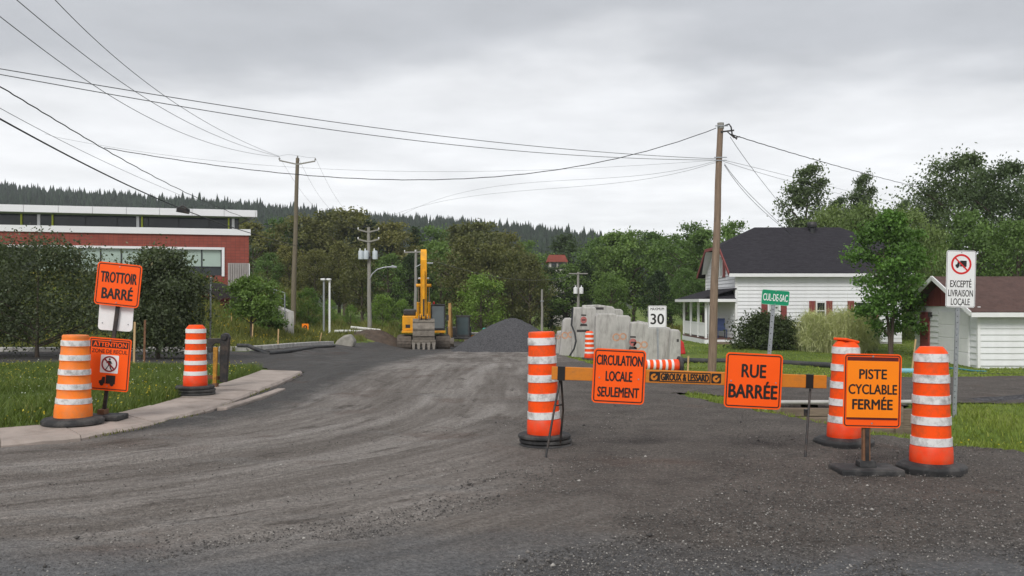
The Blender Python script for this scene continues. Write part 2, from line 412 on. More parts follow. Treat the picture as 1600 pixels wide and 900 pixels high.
# ------------------------------------------------------------------ ground
def ground_material():
    m = bpy.data.materials.new('lawn_soil'); m.use_nodes = True
    t = m.node_tree; bs = t.nodes['Principled BSDF']; bs.inputs['Roughness'].default_value = 0.95
    bs.inputs['Specular IOR Level'].default_value = 0.15
    tc = N(t, 'ShaderNodeTexCoord'); v = tc.outputs['Object']
    a = N(t, 'ShaderNodeTexNoise', Scale=0.45, Detail=8.0, Roughness=0.6); t.links.new(v, a.inputs['Vector'])
    b = N(t, 'ShaderNodeTexNoise', Scale=9.0, Detail=6.0, Roughness=0.7); t.links.new(v, b.inputs['Vector'])
    g = ramp(t, a.outputs[0], [(0.3, (0.075, 0.120, 0.024)), (0.52, (0.13, 0.185, 0.038)), (0.7, (0.21, 0.23, 0.06))])
    f = ramp(t, b.outputs[0], [(0.3, 0.55), (0.7, 1.3)])
    t.links.new(mixc(t, 1.0, g, f, 'MULTIPLY'), bs.inputs['Base Color'])
    bp = N(t, 'ShaderNodeBump', Strength=0.8, Distance=0.05); t.links.new(b.outputs[0], bp.inputs['Height'])
    t.links.new(bp.outputs[0], bs.inputs['Normal'])
    return m
def road_material():
    m = bpy.data.materials.new('gravel_road_surface'); m.use_nodes = True
    t = m.node_tree; bs = t.nodes['Principled BSDF']
    bs.inputs['Specular IOR Level'].default_value = 0.25
    tc = N(t, 'ShaderNodeTexCoord'); v = tc.outputs['Object']
    fl = N(t, 'ShaderNodeAttribute', attribute_name='flow')
    def noise(vec, sc, det=6.0, ro=0.6, st=None):
        if st:
            mp = N(t, 'ShaderNodeMapping'); mp.inputs['Scale'].default_value = st
            t.links.new(vec, mp.inputs[0]); vec = mp.outputs[0]
        n = N(t, 'ShaderNodeTexNoise', Scale=sc, Detail=det, Roughness=ro); t.links.new(vec, n.inputs['Vector']); return n.outputs[0]
    sx = N(t, 'ShaderNodeSeparateXYZ'); t.links.new(v, sx.inputs[0])
    sf = N(t, 'ShaderNodeSeparateXYZ'); t.links.new(fl.outputs['Vector'], sf.inputs[0])
    big = noise(v, 0.32, 5); mid = noise(v, 1.6, 7, .65); fine = noise(v, 26, 5, .75); fine2 = noise(v, 75, 3, .7)
    streak = noise(fl.outputs['Vector'], 1.0, 7, .62, (1.5, 0.16, 1))
    streak2 = noise(fl.outputs['Vector'], 1.0, 5, .6, (5.0, 0.35, 1))
    s = M2(t, 'ADD', M2(t, 'MULTIPLY', streak, .65), M2(t, 'MULTIPLY', streak2, .35))
    packed = ramp(t, s, [(0.34, (0.095, 0.081, 0.070)), (0.46, (0.160, 0.141, 0.125)), (0.56, (0.245, 0.222, 0.202)), (0.66, (0.31, 0.288, 0.268))])
    loose = ramp(t, mid, [(0.3, (0.072, 0.062, 0.055)), (0.7, (0.135, 0.117, 0.103))])
    # loose dark stone to the right of the wheel tracks and along the kerb
    e = M2(t, 'ADD', sx.outputs[0], M2(t, 'MULTIPLY', M2(t, 'SUBTRACT', big, .5), 5.0))
    e = M2(t, 'SUBTRACT', e, M2(t, 'MULTIPLY', M2(t, 'MAXIMUM', M2(t, 'SUBTRACT', sx.outputs[1], 12.0), 0.0), .10))
    right = ramp(t, M2(t, 'MULTIPLY', M2(t, 'ADD', e, 2.0), .2), [(0.28, 0.0), (0.55, 1.0)])
    k = M2(t, 'ADD', sf.outputs[0], M2(t, 'MULTIPLY', M2(t, 'SUBTRACT', mid, .5), 1.1))
    kerb = ramp(t, M2(t, 'MULTIPLY', k, .1), [(0.53, 1.0), (0.60, 0.0)])
    c = mixc(t, right, packed, loose)
    c = mixc(t, M2(t, 'MULTIPLY', kerb, .85), c, mixc(t, mid, (0.034, 0.034, 0.035), (0.085, 0.082, 0.080)))
    # reddish-brown earth showing through in patches
    br = ramp(t, noise(v, 0.62, 6, .6), [(0.57, 0.0), (0.68, 0.55)])
    c = mixc(t, br, c, (0.095, 0.060, 0.045))
    # clods and scuffs of darker earth, drawn out along the wheel tracks
    cl = ramp(t, noise(fl.outputs['Vector'], 1.0, 8, .7, (3.2, 1.1, 1)), [(0.55, 0.0), (0.66, 0.75)])
    c = mixc(t, M2(t, 'MULTIPLY', cl, M2(t, 'SUBTRACT', 1.0, M2(t, 'MULTIPLY', right, .7))), c, (0.060, 0.049, 0.041))
    # grey-blue paving of the cross street, partly covered
    a = M2(t, 'ADD', sx.outputs[1], M2(t, 'MULTIPLY', M2(t, 'SUBTRACT', noise(v, .9, 7, .6, (.5, 1, 1)), .5), 3.0))
    pav = ramp(t, M2(t, 'MULTIPLY', a, .1), [(0.54, 1.0), (0.63, 0.0)])
    c = mixc(t, M2(t, 'MULTIPLY', pav, .8), c, mixc(t, mid, (0.065, 0.069, 0.075), (0.165, 0.168, 0.172)))
    dust = ramp(t, noise(v, 1.0, 7, .6, (.45, 2.0, 1)), [(0.58, 0.0), (0.72, 0.6)])
    c = mixc(t, M2(t, 'MULTIPLY', dust, M2(t, 'SUBTRACT', 1.0, M2(t, 'MULTIPLY', right, .8))), c, (0.21, 0.20, 0.19))
    grain = ramp(t, fine, [(0.28, 0.45), (0.5, 1.0), (0.75, 1.65)])
    c = mixc(t, 1.0, c, grain, 'MULTIPLY')
    vo = N(t, 'ShaderNodeTexVoronoi', Scale=46.0); t.links.new(v, vo.inputs['Vector'])
    sv = N(t, 'ShaderNodeSeparateColor'); t.links.new(vo.outputs['Color'], sv.inputs[0])
    spk = M2(t, 'MULTIPLY', M2(t, 'GREATER_THAN', sv.outputs[0], 0.80), M2(t, 'LESS_THAN', vo.outputs['Distance'], 0.33))
    spk = M2(t, 'MULTIPLY', spk, M2(t, 'ADD', M2(t, 'MULTIPLY', right, .5), .10))
    c = mixc(t, spk, c, (0.30, 0.285, 0.265))
    t.links.new(c, bs.inputs['Base Color'])
    bs.inputs['Roughness'].default_value = 0.88
    hh = M2(t, 'ADD', M2(t, 'MULTIPLY', fine, 1.0), M2(t, 'MULTIPLY', fine2, .6))
    hh = M2(t, 'ADD', hh, M2(t, 'MULTIPLY', s, 1.6))
    hh = M2(t, 'ADD', hh, M2(t, 'MULTIPLY', M2(t, 'SUBTRACT', .5, vo.outputs['Distance']), .8))
    bp = N(t, 'ShaderNodeBump', Strength=0.75, Distance=0.03); t.links.new(hh, bp.inputs['Height'])
    t.links.new(bp.outputs[0], bs.inputs['Normal'])
    return m
ROADM = road_material()

def grid_faces(nr, nc):
    i = np.arange(nr - 1)[:, None] * nc + np.arange(nc - 1)[None, :]
    return np.stack([i, i + 1, i + nc + 1, i + nc], -1).reshape(-1, 4)
def vnoise(x, y, seed=0):
    """cheap smooth value noise"""
    r = np.random.default_rng(seed).random((64, 64))
    xi, yi = np.floor(x).astype(int), np.floor(y).astype(int)
    fx, fy = sm(x - xi), sm(y - yi)
    g = lambda a, b: r[a % 64, b % 64]
    return (g(xi, yi) * (1-fx) + g(xi+1, yi) * fx) * (1-fy) + (g(xi, yi+1) * (1-fx) + g(xi+1, yi+1) * fx) * fy

# the lawn and soil sheet under everything
xs = np.concatenate([np.linspace(-850, -60, 28)[:-1], np.linspace(-60, -18, 36)[:-1], np.arange(-18, 16, .2), np.linspace(16, 60, 60), np.linspace(60, 850, 28)[1:]])
ys = np.concatenate([np.linspace(-50, 8, 12)[:-1], np.arange(8, 24, .14), np.arange(24, 70, .5), np.linspace(70, 200, 50), np.linspace(200, 940, 30)[1:]])
X, Y = np.meshgrid(xs, ys)
Z = hgt(X, Y)
near_road = is_road(X, Y)
Z = Z + (vnoise(X * 1.3, Y * 1.3, 3) - .5) * .05 * sm((Y - 8) / 4)
# tuck the soil under the street sheet, but only well inside it
er = near_road.copy()
for dx in (-.35, .35):
    er &= is_road(X + dx, Y)
for dy in (-.25, .25):
    er &= is_road(X, Y + dy)
Z = np.where(near_road, Z - .03, Z); Z = np.where(er, Z - .10, Z)
ground = struct('ground', np_mesh('ground', np.stack([X, Y, Z], -1).reshape(-1, 3), grid_faces(len(ys), len(xs)), ground_material(), smooth=True))

# the torn-up gravel street, with wheel ruts following its bend
xs = np.concatenate([np.linspace(-60, -14, 60)[:-1], np.arange(-14, 12, .09), np.linspace(12, 60, 60)])
ys = np.concatenate([np.linspace(-48, 4, 14)[:-1], np.arange(4, 16, .07), np.arange(16, 26, .14), np.arange(26, 86, .4)])
X, Y = np.meshgrid(xs, ys)
below = np.minimum(0, Y - 14.5)
U = np.where(X > -9, np.hypot(X + 9, below), np.maximum(14.5 - Y, 0.0))
V = np.where(Y > 14.5, Y - 14.5, np.where(X > -9, -np.arctan2(-below, np.maximum(X + 9, .01)) * np.maximum(U, 1) * .8, X + 9 - 8))
Z = hgt(X, Y) + .006
soft = sm((Y - 3) / 2) * (1 - sm((Y - 60) / 20))
rut = (vnoise(U * 1.7, V * .15 + 9, 1) - .5) * .045 + (vnoise(U * 5.0, V * .4 + 5, 2) - .5) * .022 + (vnoise(X * 2.1, Y * 2.1, 4) - .5) * .022 + (vnoise(X * 6, Y * 6, 5) - .5) * .014
ridge = .05 * np.exp(-((U - 5.1) / .22) ** 2) * vnoise(X * 1.2, Y * 1.2, 8) * (Y < 24)
Z = Z + (rut + ridge) * soft + .02
Fq = grid_faces(len(ys), len(xs))
cx = X.ravel()[Fq].mean(1); cy = Y.ravel()[Fq].mean(1)
jx = cx + (vnoise(cx * 3, cy * 3, 11) - .5) * .25; jy = cy + (vnoise(cx * 3, cy * 3, 12) - .5) * .25
keep = is_road(jx, jy)
me = np_mesh('gravel_street', np.stack([X, Y, Z], -1).reshape(-1, 3), Fq[keep], ROADM, smooth=True)
fa = me.attributes.new('flow', 'FLOAT_VECTOR', 'POINT')
fa.data.foreach_set('vector', np.stack([U, V, 0 * U], -1).astype(np.float32).ravel())
street = struct('gravel_street', me)

# loose stones lying on the street
def stones(n, size, yr, right_only):
    u = rng.random(n)
    y = 1.0 / (1/yr[0] + u * (1/yr[1] - 1/yr[0]))
    x = (rng.random(n) * 1700 - 850) / F * y
    dens = 0.16 + .84 * sm((x + 1.2 + (vnoise(x * .5 + 40, y * .5, 6) - .5) * 4) / 1.6)
    kx = np.interp(y, KERB_Y, KERB_X)
    dens = np.maximum(dens, .8 * (np.abs(x - kx - .5) < .45))
    k = is_road(x, y) & (rng.random(n) < dens) & (x > kx + .1)
    x, y = x[k], y[k]; n = len(x)
    z = hgt(x, y) + .022
    s = size * (0.35 + rng.random(n) ** 3 * 1.3)
    base = np.array([(1, 0, 0), (0, 1, 0), (-1, 0, 0), (0, -1, 0), (0, 0, .75), (0, 0, -.6)], float)
    jit = 1 + (rng.random((n, 6, 1)) - .5) * .6
    a = rng.random(n) * 6.283; ca, sa = np.cos(a), np.sin(a)
    v = base[None] * jit * s[:, None, None]
    vx = v[..., 0] * ca[:, None] - v[..., 1] * sa[:, None] * .75
    vy = v[..., 0] * sa[:, None] + v[..., 1] * ca[:, None] * .75
    Vv = np.stack([vx + x[:, None], vy + y[:, None], v[..., 2] * .8 + z[:, None] + s[:, None] * .25], -1).reshape(-1, 3)
    fb = np.array([(0, 1, 4), (1, 2, 4), (2, 3, 4), (3, 0, 4), (1, 0, 5), (2, 1, 5), (3, 2, 5), (0, 3, 5)])
    Ff = (fb[None] + np.arange(n)[:, None, None] * 6).reshape(-1, 3)
    return Vv, Ff, np.repeat(rng.random(n), 8)
STONEM = bpy.data.materials.new('loose_stone'); STONEM.use_nodes = True
_t = STONEM.node_tree; _a = N(_t, 'ShaderNodeAttribute', attribute_name='lv')
_t.links.new(ramp(_t, _a.outputs['Fac'], [(0, (0.045, 0.042, 0.040)), (.6, (0.10, 0.092, 0.085)), (.9, (0.20, 0.185, 0.17)), (1, (0.42, 0.40, 0.37))]), _t.nodes['Principled BSDF'].inputs['Base Color'])
_t.nodes['Principled BSDF'].inputs['Roughness'].default_value = .85
parts = [stones(105000, .0075, (4.8, 14), 1), stones(900, .018, (4.8, 22), 0)]
off = 0; Vs, Fs, As = [], [], []
for a, b, c in parts:
    Vs.append(a); Fs.append(b + off); As.append(c); off += len(a)
o = put('loose_gravel', np_mesh('loose_gravel', np.concatenate(Vs), np.concatenate(Fs), STONEM, np.concatenate(As)))
o['kind'] = 'stuff'; tag(o, 'loose crushed stone scattered over the dark street surface', 'gravel')

# sidewalk: concrete slabs along the kerb and round the corner
outer = [(-14, 8.8), (-10.5, 8.95), (-8.6, 9.1), (-7.0, 9.4), (-5.64, 9.9), (-5.0, 10.4), (-4.62, 11.54), (-4.42, 12.9), (-4.42, 14.2), (-4.45, 15.6), (-4.5, 17.2), (-4.6, 18.7), (-4.72, 20.2)]
inner = [(-14, 10.0), (-10.5, 10.05), (-8.6, 10.2), (-7.2, 10.45), (-6.25, 10.9), (-5.75, 11.35), (-5.45, 12.4), (-5.37, 13.3), (-5.37, 14.5), (-5.43, 15.8), (-5.5, 17.3), (-5.56, 18.8), (-5.68, 20.4)]
def lerp2(a, b, t): return (a[0] + (b[0]-a[0])*t, a[1] + (b[1]-a[1])*t)
mb = MB()   # concrete bed under the slabs
for o0, o1, i0, i1 in zip(outer[:-1], outer[1:], inner[:-1], inner[1:]):
    q = [lerp2(o0, i0, .05), lerp2(o1, i1, .05), lerp2(i1, o1, .03), lerp2(i0, o0, .03)]
    mb.add([(x, y, .07) for x, y in q], [(0, 1, 2, 3)])
side = struct('sidewalk', mb.mesh('sidewalk', SIDEW))
for i in range(len(outer) - 1):
    o0, o1, i0, i1 = outer[i], outer[i+1], inner[i], inner[i+1]
    g = .012
    a, b, c, d = lerp2(o0, o1, g), lerp2(o0, o1, 1-g), lerp2(i0, i1, 1-g), lerp2(i0, i1, g)
    zt = .105 + random.uniform(-.008, .008)
    # the slab's outer rim is the kerb stone
    def inn(o_, i_, t): return lerp2(o_, i_, t)
    k = 6; top = []
    for s_ in range(k + 1):
        t = s_ / k
        top.append([lerp2(a, b, t), lerp2(d, c, t)])
    mb = MB(); vs = []
    for (p, q) in top:
        pk = lerp2(p, q, .04)
        j = random.uniform(-.02, .02)
        vs += [(p[0] + j, p[1] + j * .5, -.08), (p[0] + j, p[1] + j*.5, zt - .035 + j * .6), (pk[0] + j, pk[1], zt), (q[0], q[1], zt + .012), (q[0], q[1], -.08)]
    fs = [(r*5+n, r*5+n+1, (r+1)*5+n+1, (r+1)*5+n) for r in range(k) for n in range(4)] + [(0, 1, 2, 3, 4), tuple(k*5+n for n in (4, 3, 2, 1, 0))]
    mb.add(vs, fs).build('slab', SIDEW, side)
# broken strip of old kerb lying along the street edge
mb = MB()
pts = [Vector((-4.36, 13.3, 0)), Vector((-4.28, 14.2, 0)), Vector((-4.24, 15.1, 0)), Vector((-4.22, 16.2, 0))]
for p, q in zip(pts[:-1], pts[1:]):
    mb.beam(p + Vector((0.05, 0, .03)), q + Vector((0.05, 0, .035)), .16, .12)
tag(mb.build('kerb_piece', SIDEW, bevel=.02), 'long broken piece of concrete kerb beside the sidewalk', 'kerb')
# far kerb of the side street, in cast lengths
fk = [(-34, 33.0), (-27, 33.0), (-21, 33.0), (-17.5, 33.0), (-14.2, 33.05), (-11.6, 33.3), (-10.2, 34.3), (-9.9, 36.5), (-9.7, 39.5), (-9.5, 43), (-9.3, 46)]
mb = MB()   # its footing
for a, b in zip(fk[:-1], fk[1:]):
    mb.beam((*a, h1(*a) - .02), (*b, h1(*b) - .02), .40, .10)
kerb = struct('far_kerb', mb.mesh('far_kerb', CONC))
for a, b in zip(fk[:-1], fk[1:]):
    za, zb = h1(*a), h1(*b)
    A, B = Vector((*a, za + .05)), Vector((*b, zb + .05))
    d = (B - A) * .006
    MB().beam(A + d, B - d, .34, .24).build('kerb_stone', CONC, kerb, bevel=.03)

# hill with its wood
def ridge_h(X):
    return np.interp(X, [-800, -460, -343, -257, -171, -86, -20, 64, 128, 250, 420, 800], [66, 70, 68, 60, 54, 46, 41, 31, 26, 20, 18, 18])
xs = np.linspace(-780, 780, 120); ys = np.linspace(170, 900, 70)
X, Y = np.meshgrid(xs, ys)
def hill_h(X, Y):
    return -1.5 + (ridge_h(X) + 1.5) * sm((Y - 170) / 430) * (1 - .5 * sm((Y - 620) / 300)) + (vnoise(X / 40, Y / 40, 21) - .5) * 7 * sm((Y - 200) / 150)
HILLM = pmat('wooded_slope_floor', (0.035, 0.045, 0.022), 0.95, 0.3, 0.05, coords='Object')
struct('hill', np_mesh('hill', np.stack([X, Y, hill_h(X, Y)], -1).reshape(-1, 3), grid_faces(70, 120), HILLM, smooth=True))

def conifers(n):
    y = 330 + 310 * rng.random(n) ** .7
    x = (rng.random(n) * 1750 - 870) / F * y
    k = (x < 330); x, y = x[k], y[k]; n = len(x)
    z = hill_h(x, y) - .3
    H = rng.normal(9.6, 1.7, n).clip(5, 15); W = H * (.15 + .08 * rng.random(n))
    Vs, Fs, As = [], [], []; off = 0
    ns = 6
    for (z0, z1, w) in ((.16, .55, 1.0), (.38, .78, .72), (.6, 1.0, .45)):
        ang = np.arange(ns) / ns * 6.283
        a = ang[None] + rng.random((n, 1)) * 6.28
        rr = W[:, None] * w * (.7 + .6 * rng.random((n, ns)))
        zb = z[:, None] + H[:, None] * (z0 + .06 * (rng.random((n, ns)) - .5))
        ringv = np.stack([x[:, None] + rr * np.cos(a), y[:, None] + rr * np.sin(a), zb], -1)
        apex = np.stack([x + W * .1 * rng.normal(size=n), y, z + H * z1], -1)[:, None]
        v = np.concatenate([ringv, apex], 1)
        Vs.append(v.reshape(-1, 3))
        f = np.stack([np.arange(ns), (np.arange(ns) + 1) % ns, np.full(ns, ns)], -1)
        Fs.append((f[None] + (np.arange(n) * (ns + 1))[:, None, None]).reshape(-1, 3) + off)
        As.append(np.repeat(rng.random(n) * .8, ns) + .15 * rng.random(n * ns)); off += n * (ns + 1)
    # bare stems under the crowns
    a = np.array([0, 2.1, 4.2]); r = .22
    lo = np.stack([x[:, None] + r * np.cos(a), y[:, None] + r * np.sin(a), np.repeat(z[:, None], 3, 1)], -1)
    hi = lo.copy(); hi[..., 2] += H[:, None] * .45
    v = np.concatenate([lo, hi], 1); Vs.append(v.reshape(-1, 3))
    f = np.array([(0, 1, 4), (0, 4, 3), (1, 2, 5), (1, 5, 4), (2, 0, 3), (2, 3, 5)])
    Fs.append((f[None] + (np.arange(n) * 6)[:, None, None]).reshape(-1, 3) + off); As.append(np.full(n * 6, .5))
    return np.concatenate(Vs), np.concatenate(Fs), np.concatenate(As)
v, f, a = conifers(17000)
NEEDLE = leafmat('spruce_needles', (0.030, 0.050, 0.027), .4, (0.046, 0.060, 0.030), .8)
o = put('conifer_wood', np_mesh('conifer_wood', v, f, NEEDLE, a)); o['kind'] = 'stuff'
tag(o, 'dark conifer wood covering the far hill and its ridge', 'wood')
# ------------------------------------------------------------------ plants
PROF = {
    'round': lambda t: np.sqrt(np.clip(1 - (2 * t - .9) ** 2 / 1.21, 0.02, 1)),
    'tall': lambda t: np.clip(np.sin(np.pi * (t * .86 + .12)), .1, 1) ** .8,
    'cone': lambda t: np.clip(1.02 - t, .05, 1),
    'shrub': lambda t: np.sqrt(np.clip(1 - t ** 2.2, 0.05, 1)),
    'spread': lambda t: np.clip(np.sin(np.pi * (t * .75 + .22)), .12, 1) ** .6,
}
def leaves(C, sig, n, size, r, up=.5, flat=.75, nar=.3, rise=0.0):
    """n leaf faces scattered round the clump centres C"""
    k = r.integers(0, len(C), n)
    p = C[k] + r.normal(size=(n, 3)) * sig[k][:, None] * np.array([1, 1, flat])
    a = r.normal(size=(n, 3)); a[:, 2] += rise; a /= np.linalg.norm(a, axis=1)[:, None]
    b = r.normal(size=(n, 3)); b[:, 2] *= 1 - up
    b -= a * (a * b).sum(1)[:, None]; b /= np.linalg.norm(b, axis=1)[:, None] + 1e-6
    s = size * (.55 + .8 * r.random(n))[:, None]
    V = np.stack([p - a * s * .5, p + b * s * nar, p + a * s * .5, p - b * s * nar], 1).reshape(-1, 3)
    Fq = np.arange(n * 4).reshape(-1, 4)
    tone = np.clip(.5 + .22 * r.normal(size=len(C)), 0, 1)[k] * .6 + .4 * r.random(n)
    return V, Fq, tone
def make_tree(H, Rr, cb, shape, n_cl, n_leaf, size, seed, leafm, trunk_r=None, shear=0.0, sigk=.17, stems=1, lump=.35, bark=None):
    r = np.random.default_rng(seed)
    t = r.random(n_cl) ** .9; ang = r.random(n_cl) * 6.283
    lob = 1 + lump * np.sin(ang * 3 + 5 * t + seed) * .6 + lump * (r.random(n_cl) - .5)
    rad = Rr * PROF[shape](t) * (.25 + .75 * np.sqrt(r.random(n_cl))) * lob
    z = H * (cb + (1 - cb) * t)
    C = np.stack([rad * np.cos(ang) + shear * (z / H) ** 2, rad * np.sin(ang), z], -1)
    C[:, 2] = np.minimum(C[:, 2], H * .985)
    sig = Rr * sigk * (.6 + .8 * r.random(n_cl)) * (.55 + .45 * PROF[shape](t))
    V, Fq, tone = leaves(C, sig, n_leaf, size, r)
    V[:, 2] = np.maximum(V[:, 2], .03)
    crown = np_mesh('crown', V, Fq, leafm, tone)
    mb = MB(); tr = trunk_r or H * .018
    for s_ in range(stems):
        ox, oy = (0, 0) if stems == 1 else (Rr * .25 * math.cos(s_ * 2.4), Rr * .25 * math.sin(s_ * 2.4))
        pts = [(ox * k + shear * k * k * .8 + .03 * H * math.sin(k * 4 + seed) * k * .4, oy * k, H * .82 * k - .15 * (k == 0)) for k in (0, .15, .3, .5, .7, .88, 1)]
        mb.tube(pts, [tr * q for q in (1.35, 1.0, .9, .72, .5, .3, .12)], 8)
    order = np.argsort(-rad)[:min(16, n_cl)]
    for i in order:
        e = C[i]; z0 = max(H * cb * .75, e[2] - .35 * np.hypot(e[0], e[1]) - .12 * H)
        k = z0 / (H * .82); x0 = shear * k * k * .8
        m_ = ((x0 + e[0]) / 2, e[1] / 2, (z0 + e[2]) / 2 + .05 * H * (r.random() - .3))
        mb.tube([(x0, 0, z0), m_, tuple(e)], [tr * .45, tr * .28, tr * .08], 5)
    trunk = mb.mesh('trunk', bark or BARK, smooth=60)
    return trunk, crown
def plant(name, label, cat, proto, loc, sc=(1, 1, 1), rotz=0.0, group=None, trunk='trunk', crown='crown'):
    t = thing(name, label, cat, loc, (0, 0, rotz), group)
    t.scale = sc
    put(trunk, proto[0], t); put(crown, proto[1], t)
    return t

OLIVE = leafmat('olive_leaves', (0.150, 0.155, 0.052), .38, (0.27, 0.20, 0.065))
MIDGREEN = leafmat('mid_green_leaves', (0.125, 0.205, 0.056), .38)
DARKGREEN = leafmat('dark_green_leaves', (0.052, 0.085, 0.034), .42)
BRIGHT = leafmat('bright_green_leaves', (0.155, 0.25, 0.050), .34)
CRAB = leafmat('crabapple_leaves', (0.092, 0.115, 0.060), .55, (0.25, 0.22, 0.13))
POPLAR = leafmat('poplar_leaves', (0.092, 0.135, 0.058), .38, (0.19, 0.21, 0.13))
WILLOW = leafmat('willow_leaves', (0.18, 0.245, 0.085), .3)
MAPLE = leafmat('maple_leaves', (0.125, 0.235, 0.046), .45)
DARKSHRUB = leafmat('dark_shrub_leaves', (0.060, 0.085, 0.032), .45, (0.13, 0.13, 0.06))
YGREEN = leafmat('yellow_green_leaves', (0.16, 0.21, 0.03), .3)

# the belt of trees beyond the street: a few crowns, each tree a copy of its own size
PA = make_tree(13, 3.6, .16, 'round', 70, 7500, .34, 1, OLIVE)
PA2 = make_tree(13, 3.4, .14, 'tall', 75, 7500, .34, 2, OLIVE)
PB = make_tree(13, 3.6, .14, 'round', 70, 7500, .34, 3, MIDGREEN)
PB2 = make_tree(13, 3.2, .12, 'tall', 75, 7500, .34, 4, MIDGREEN)
PC = make_tree(13, 3.4, .08, 'tall', 70, 7500, .36, 5, DARKGREEN)
PD = make_tree(9, 3.2, .05, 'round', 60, 6500, .30, 6, BRIGHT)
PE = make_tree(13, 2.6, .05, 'cone', 90, 7000, .30, 7, DARKGREEN, sigk=.13)
KIND = {'A': PA, 'a': PA2, 'B': PB, 'b': PB2, 'C': PC, 'D': PD, 'E': PE}
KH = {'A': 13, 'a': 13, 'B': 13, 'b': 13, 'C': 13, 'D': 9, 'E': 13}
LOOK = {'A': 'olive-brown broadleaf tree', 'a': 'tall olive-toned tree', 'B': 'mid-green leafy tree', 'b': 'slender mid-green tree',
        'C': 'dark green dense tree', 'D': 'bright green low tree', 'E': 'dark pointed spruce'}
WOOD = [  # photo column of the stem, row of the top, distance, kind, width factor, where
    (396, 350, 112, 'A', 1.1, 'just past the brick school corner'), (432, 344, 118, 'B', 1.1, 'between school corner and old leaning pole'),
    (470, 340, 116, 'A', 1.1, 'directly behind the old leaning pole'), (508, 332, 120, 'a', 1.1, 'behind and right of the leaning pole'),
    (540, 330, 116, 'A', 1.15, 'above the twin white posts'), (578, 345, 118, 'C', 1.1, 'behind the transformer cans'),
    (615, 350, 116, 'A', 1.1, 'behind the curved street lamp'), (648, 356, 120, 'E', 1.2, 'just left of the raised yellow boom'),
    (682, 356, 122, 'B', 1.1, 'just right of the raised yellow boom'), (716, 354, 116, 'a', 1.1, 'above the second excavator'),
    (750, 350, 113, 'A', 1.15, 'tallest over the gravel pile'), (786, 366, 120, 'A', 1.0, 'back row over the gravel pile'),
    (822, 378, 124, 'B', 1.0, 'back row near the small red roof'), (880, 368, 135, 'C', 1.15, 'round crown right of the small red roof'),
    (418, 396, 92, 'B', 1.0, 'above the stair railing'), (452, 386, 94, 'A', 1.0, 'in front row left of the leaning pole foot'),
    (492, 392, 92, 'A', 1.0, 'front row right of the leaning pole'), (530, 378, 96, 'a', 1.05, 'front row behind the twin white posts'),
    (566, 392, 90, 'A', 1.0, 'front row left of the transformer pole'), (606, 398, 90, 'B', 1.0, 'front row under the curved street lamp'),
    (640, 398, 92, 'C', 1.0, 'front row behind the excavator hood'), (690, 378, 94, 'B', 1.0, 'front row behind the excavator cab'),
    (724, 372, 90, 'a', 1.0, 'front row over the flat trailer'), (765, 384, 88, 'A', 1.0, 'front row over the gravel pile'),
    (800, 396, 92, 'A', 1.0, 'front row over the right slope of the pile'), (828, 398, 88, 'a', .85, 'front row beside the short grey pole'),
    (862, 418, 96, 'C', 1.3, 'directly under the small red roof'), (885, 414, 95, 'B', 1.3, 'between small red roof and far transformers'), (908, 410, 96, 'C', 1.15, 'behind the far pair of transformers'),
    (938, 372, 100, 'B', 1.0, 'above the tallest concrete blocks'), (962, 366, 96, 'b', 1.1, 'above the middle concrete blocks'),
    (990, 362, 94, 'B', 1.0, 'left of the speed limit sign'), (1018, 366, 98, 'b', 1.1, 'straight above the speed limit sign'),
    (1048, 368, 94, 'B', 1.0, 'between speed limit sign and porch'), (1078, 352, 88, 'B', 1.0, 'beside the wooden pole near the porch'),
    (1100, 362, 84, 'b', 1.0, 'behind the porch roof'), (1148, 348, 80, 'B', .9, 'showing over the left end of the house roof'),
    (955, 428, 80, 'B', 1.0, 'low in front of the wood by the blocks'), (1030, 425, 76, 'C', 1.0, 'low behind the speed limit sign'),
    (1072, 420, 74, 'B', .9, 'low behind the porch posts'),
]
rr = random.Random(3)
for px, top, Yd, kd, wf, where in WOOD:
    x = PX(px, Yd); z = h1(x, Yd); H = CH + (HY - top) / F * Yd - z
    s = H / KH[kd]
    nm = 'spruce_tree' if kd == 'E' else 'broadleaf_tree'
    plant(nm, f'{LOOK[kd]} {where}', 'tree', KIND[kd], (x, Yd, z), (s * wf * 1.05, s * wf * 1.05, s), rr.random() * 6.28, 'trees of the wood beyond the street')
for px, top, Yd, wf, where in [(482, 452, 72, .8, 'at the foot of the leaning pole'), (548, 478, 74, .7, 'between twin white posts and transformer pole'),
                               (598, 462, 76, .9, 'just right of the transformer pole'), (628, 470, 76, .8, 'behind the excavator engine hood'),
                               (752, 432, 82, .9, 'over the flat trailer, brightest of the wood'), (515, 470, 80, .8, 'behind the twin white posts'), (446, 462, 70, .7, 'behind the stair wall')]:
    x = PX(px, Yd); z = h1(x, Yd); H = CH + (HY - top) / F * Yd - z; s = H / 9
    plant('bushy_tree', f'bright green bushy tree {where}', 'tree', PD, (x, Yd, z), (s * wf * 1.25, s * wf * 1.25, s), rr.random() * 6.28, 'bright bushes edging the wood')

# crab apples on the lawn
for i, (px, py, wid, top, lab) in enumerate([(58, 560, 245, 388, 'large dark crab apple tree with spreading crown behind the faded drum'),
                                             (247, 562, 142, 398, 'smaller dark crab apple tree behind the two stacked orange signs'),
                                             (-25, 556, 150, 386, 'dark crab apple tree cut by the photo edge')]):
    g = G(px, py); sc_ = F / g.y
    H = CH + (HY - top) / F * g.y - g.z; Rw = wid / 2 / sc_
    pr = make_tree(H, Rw, .14, 'spread', 110, 21000, .10, 30 + i, CRAB, trunk_r=.055, sigk=.2, lump=.3)
    plant('crab_apple_tree', lab, 'tree', pr, g, rotz=i * 1.3, group='crab apples on the lawn')
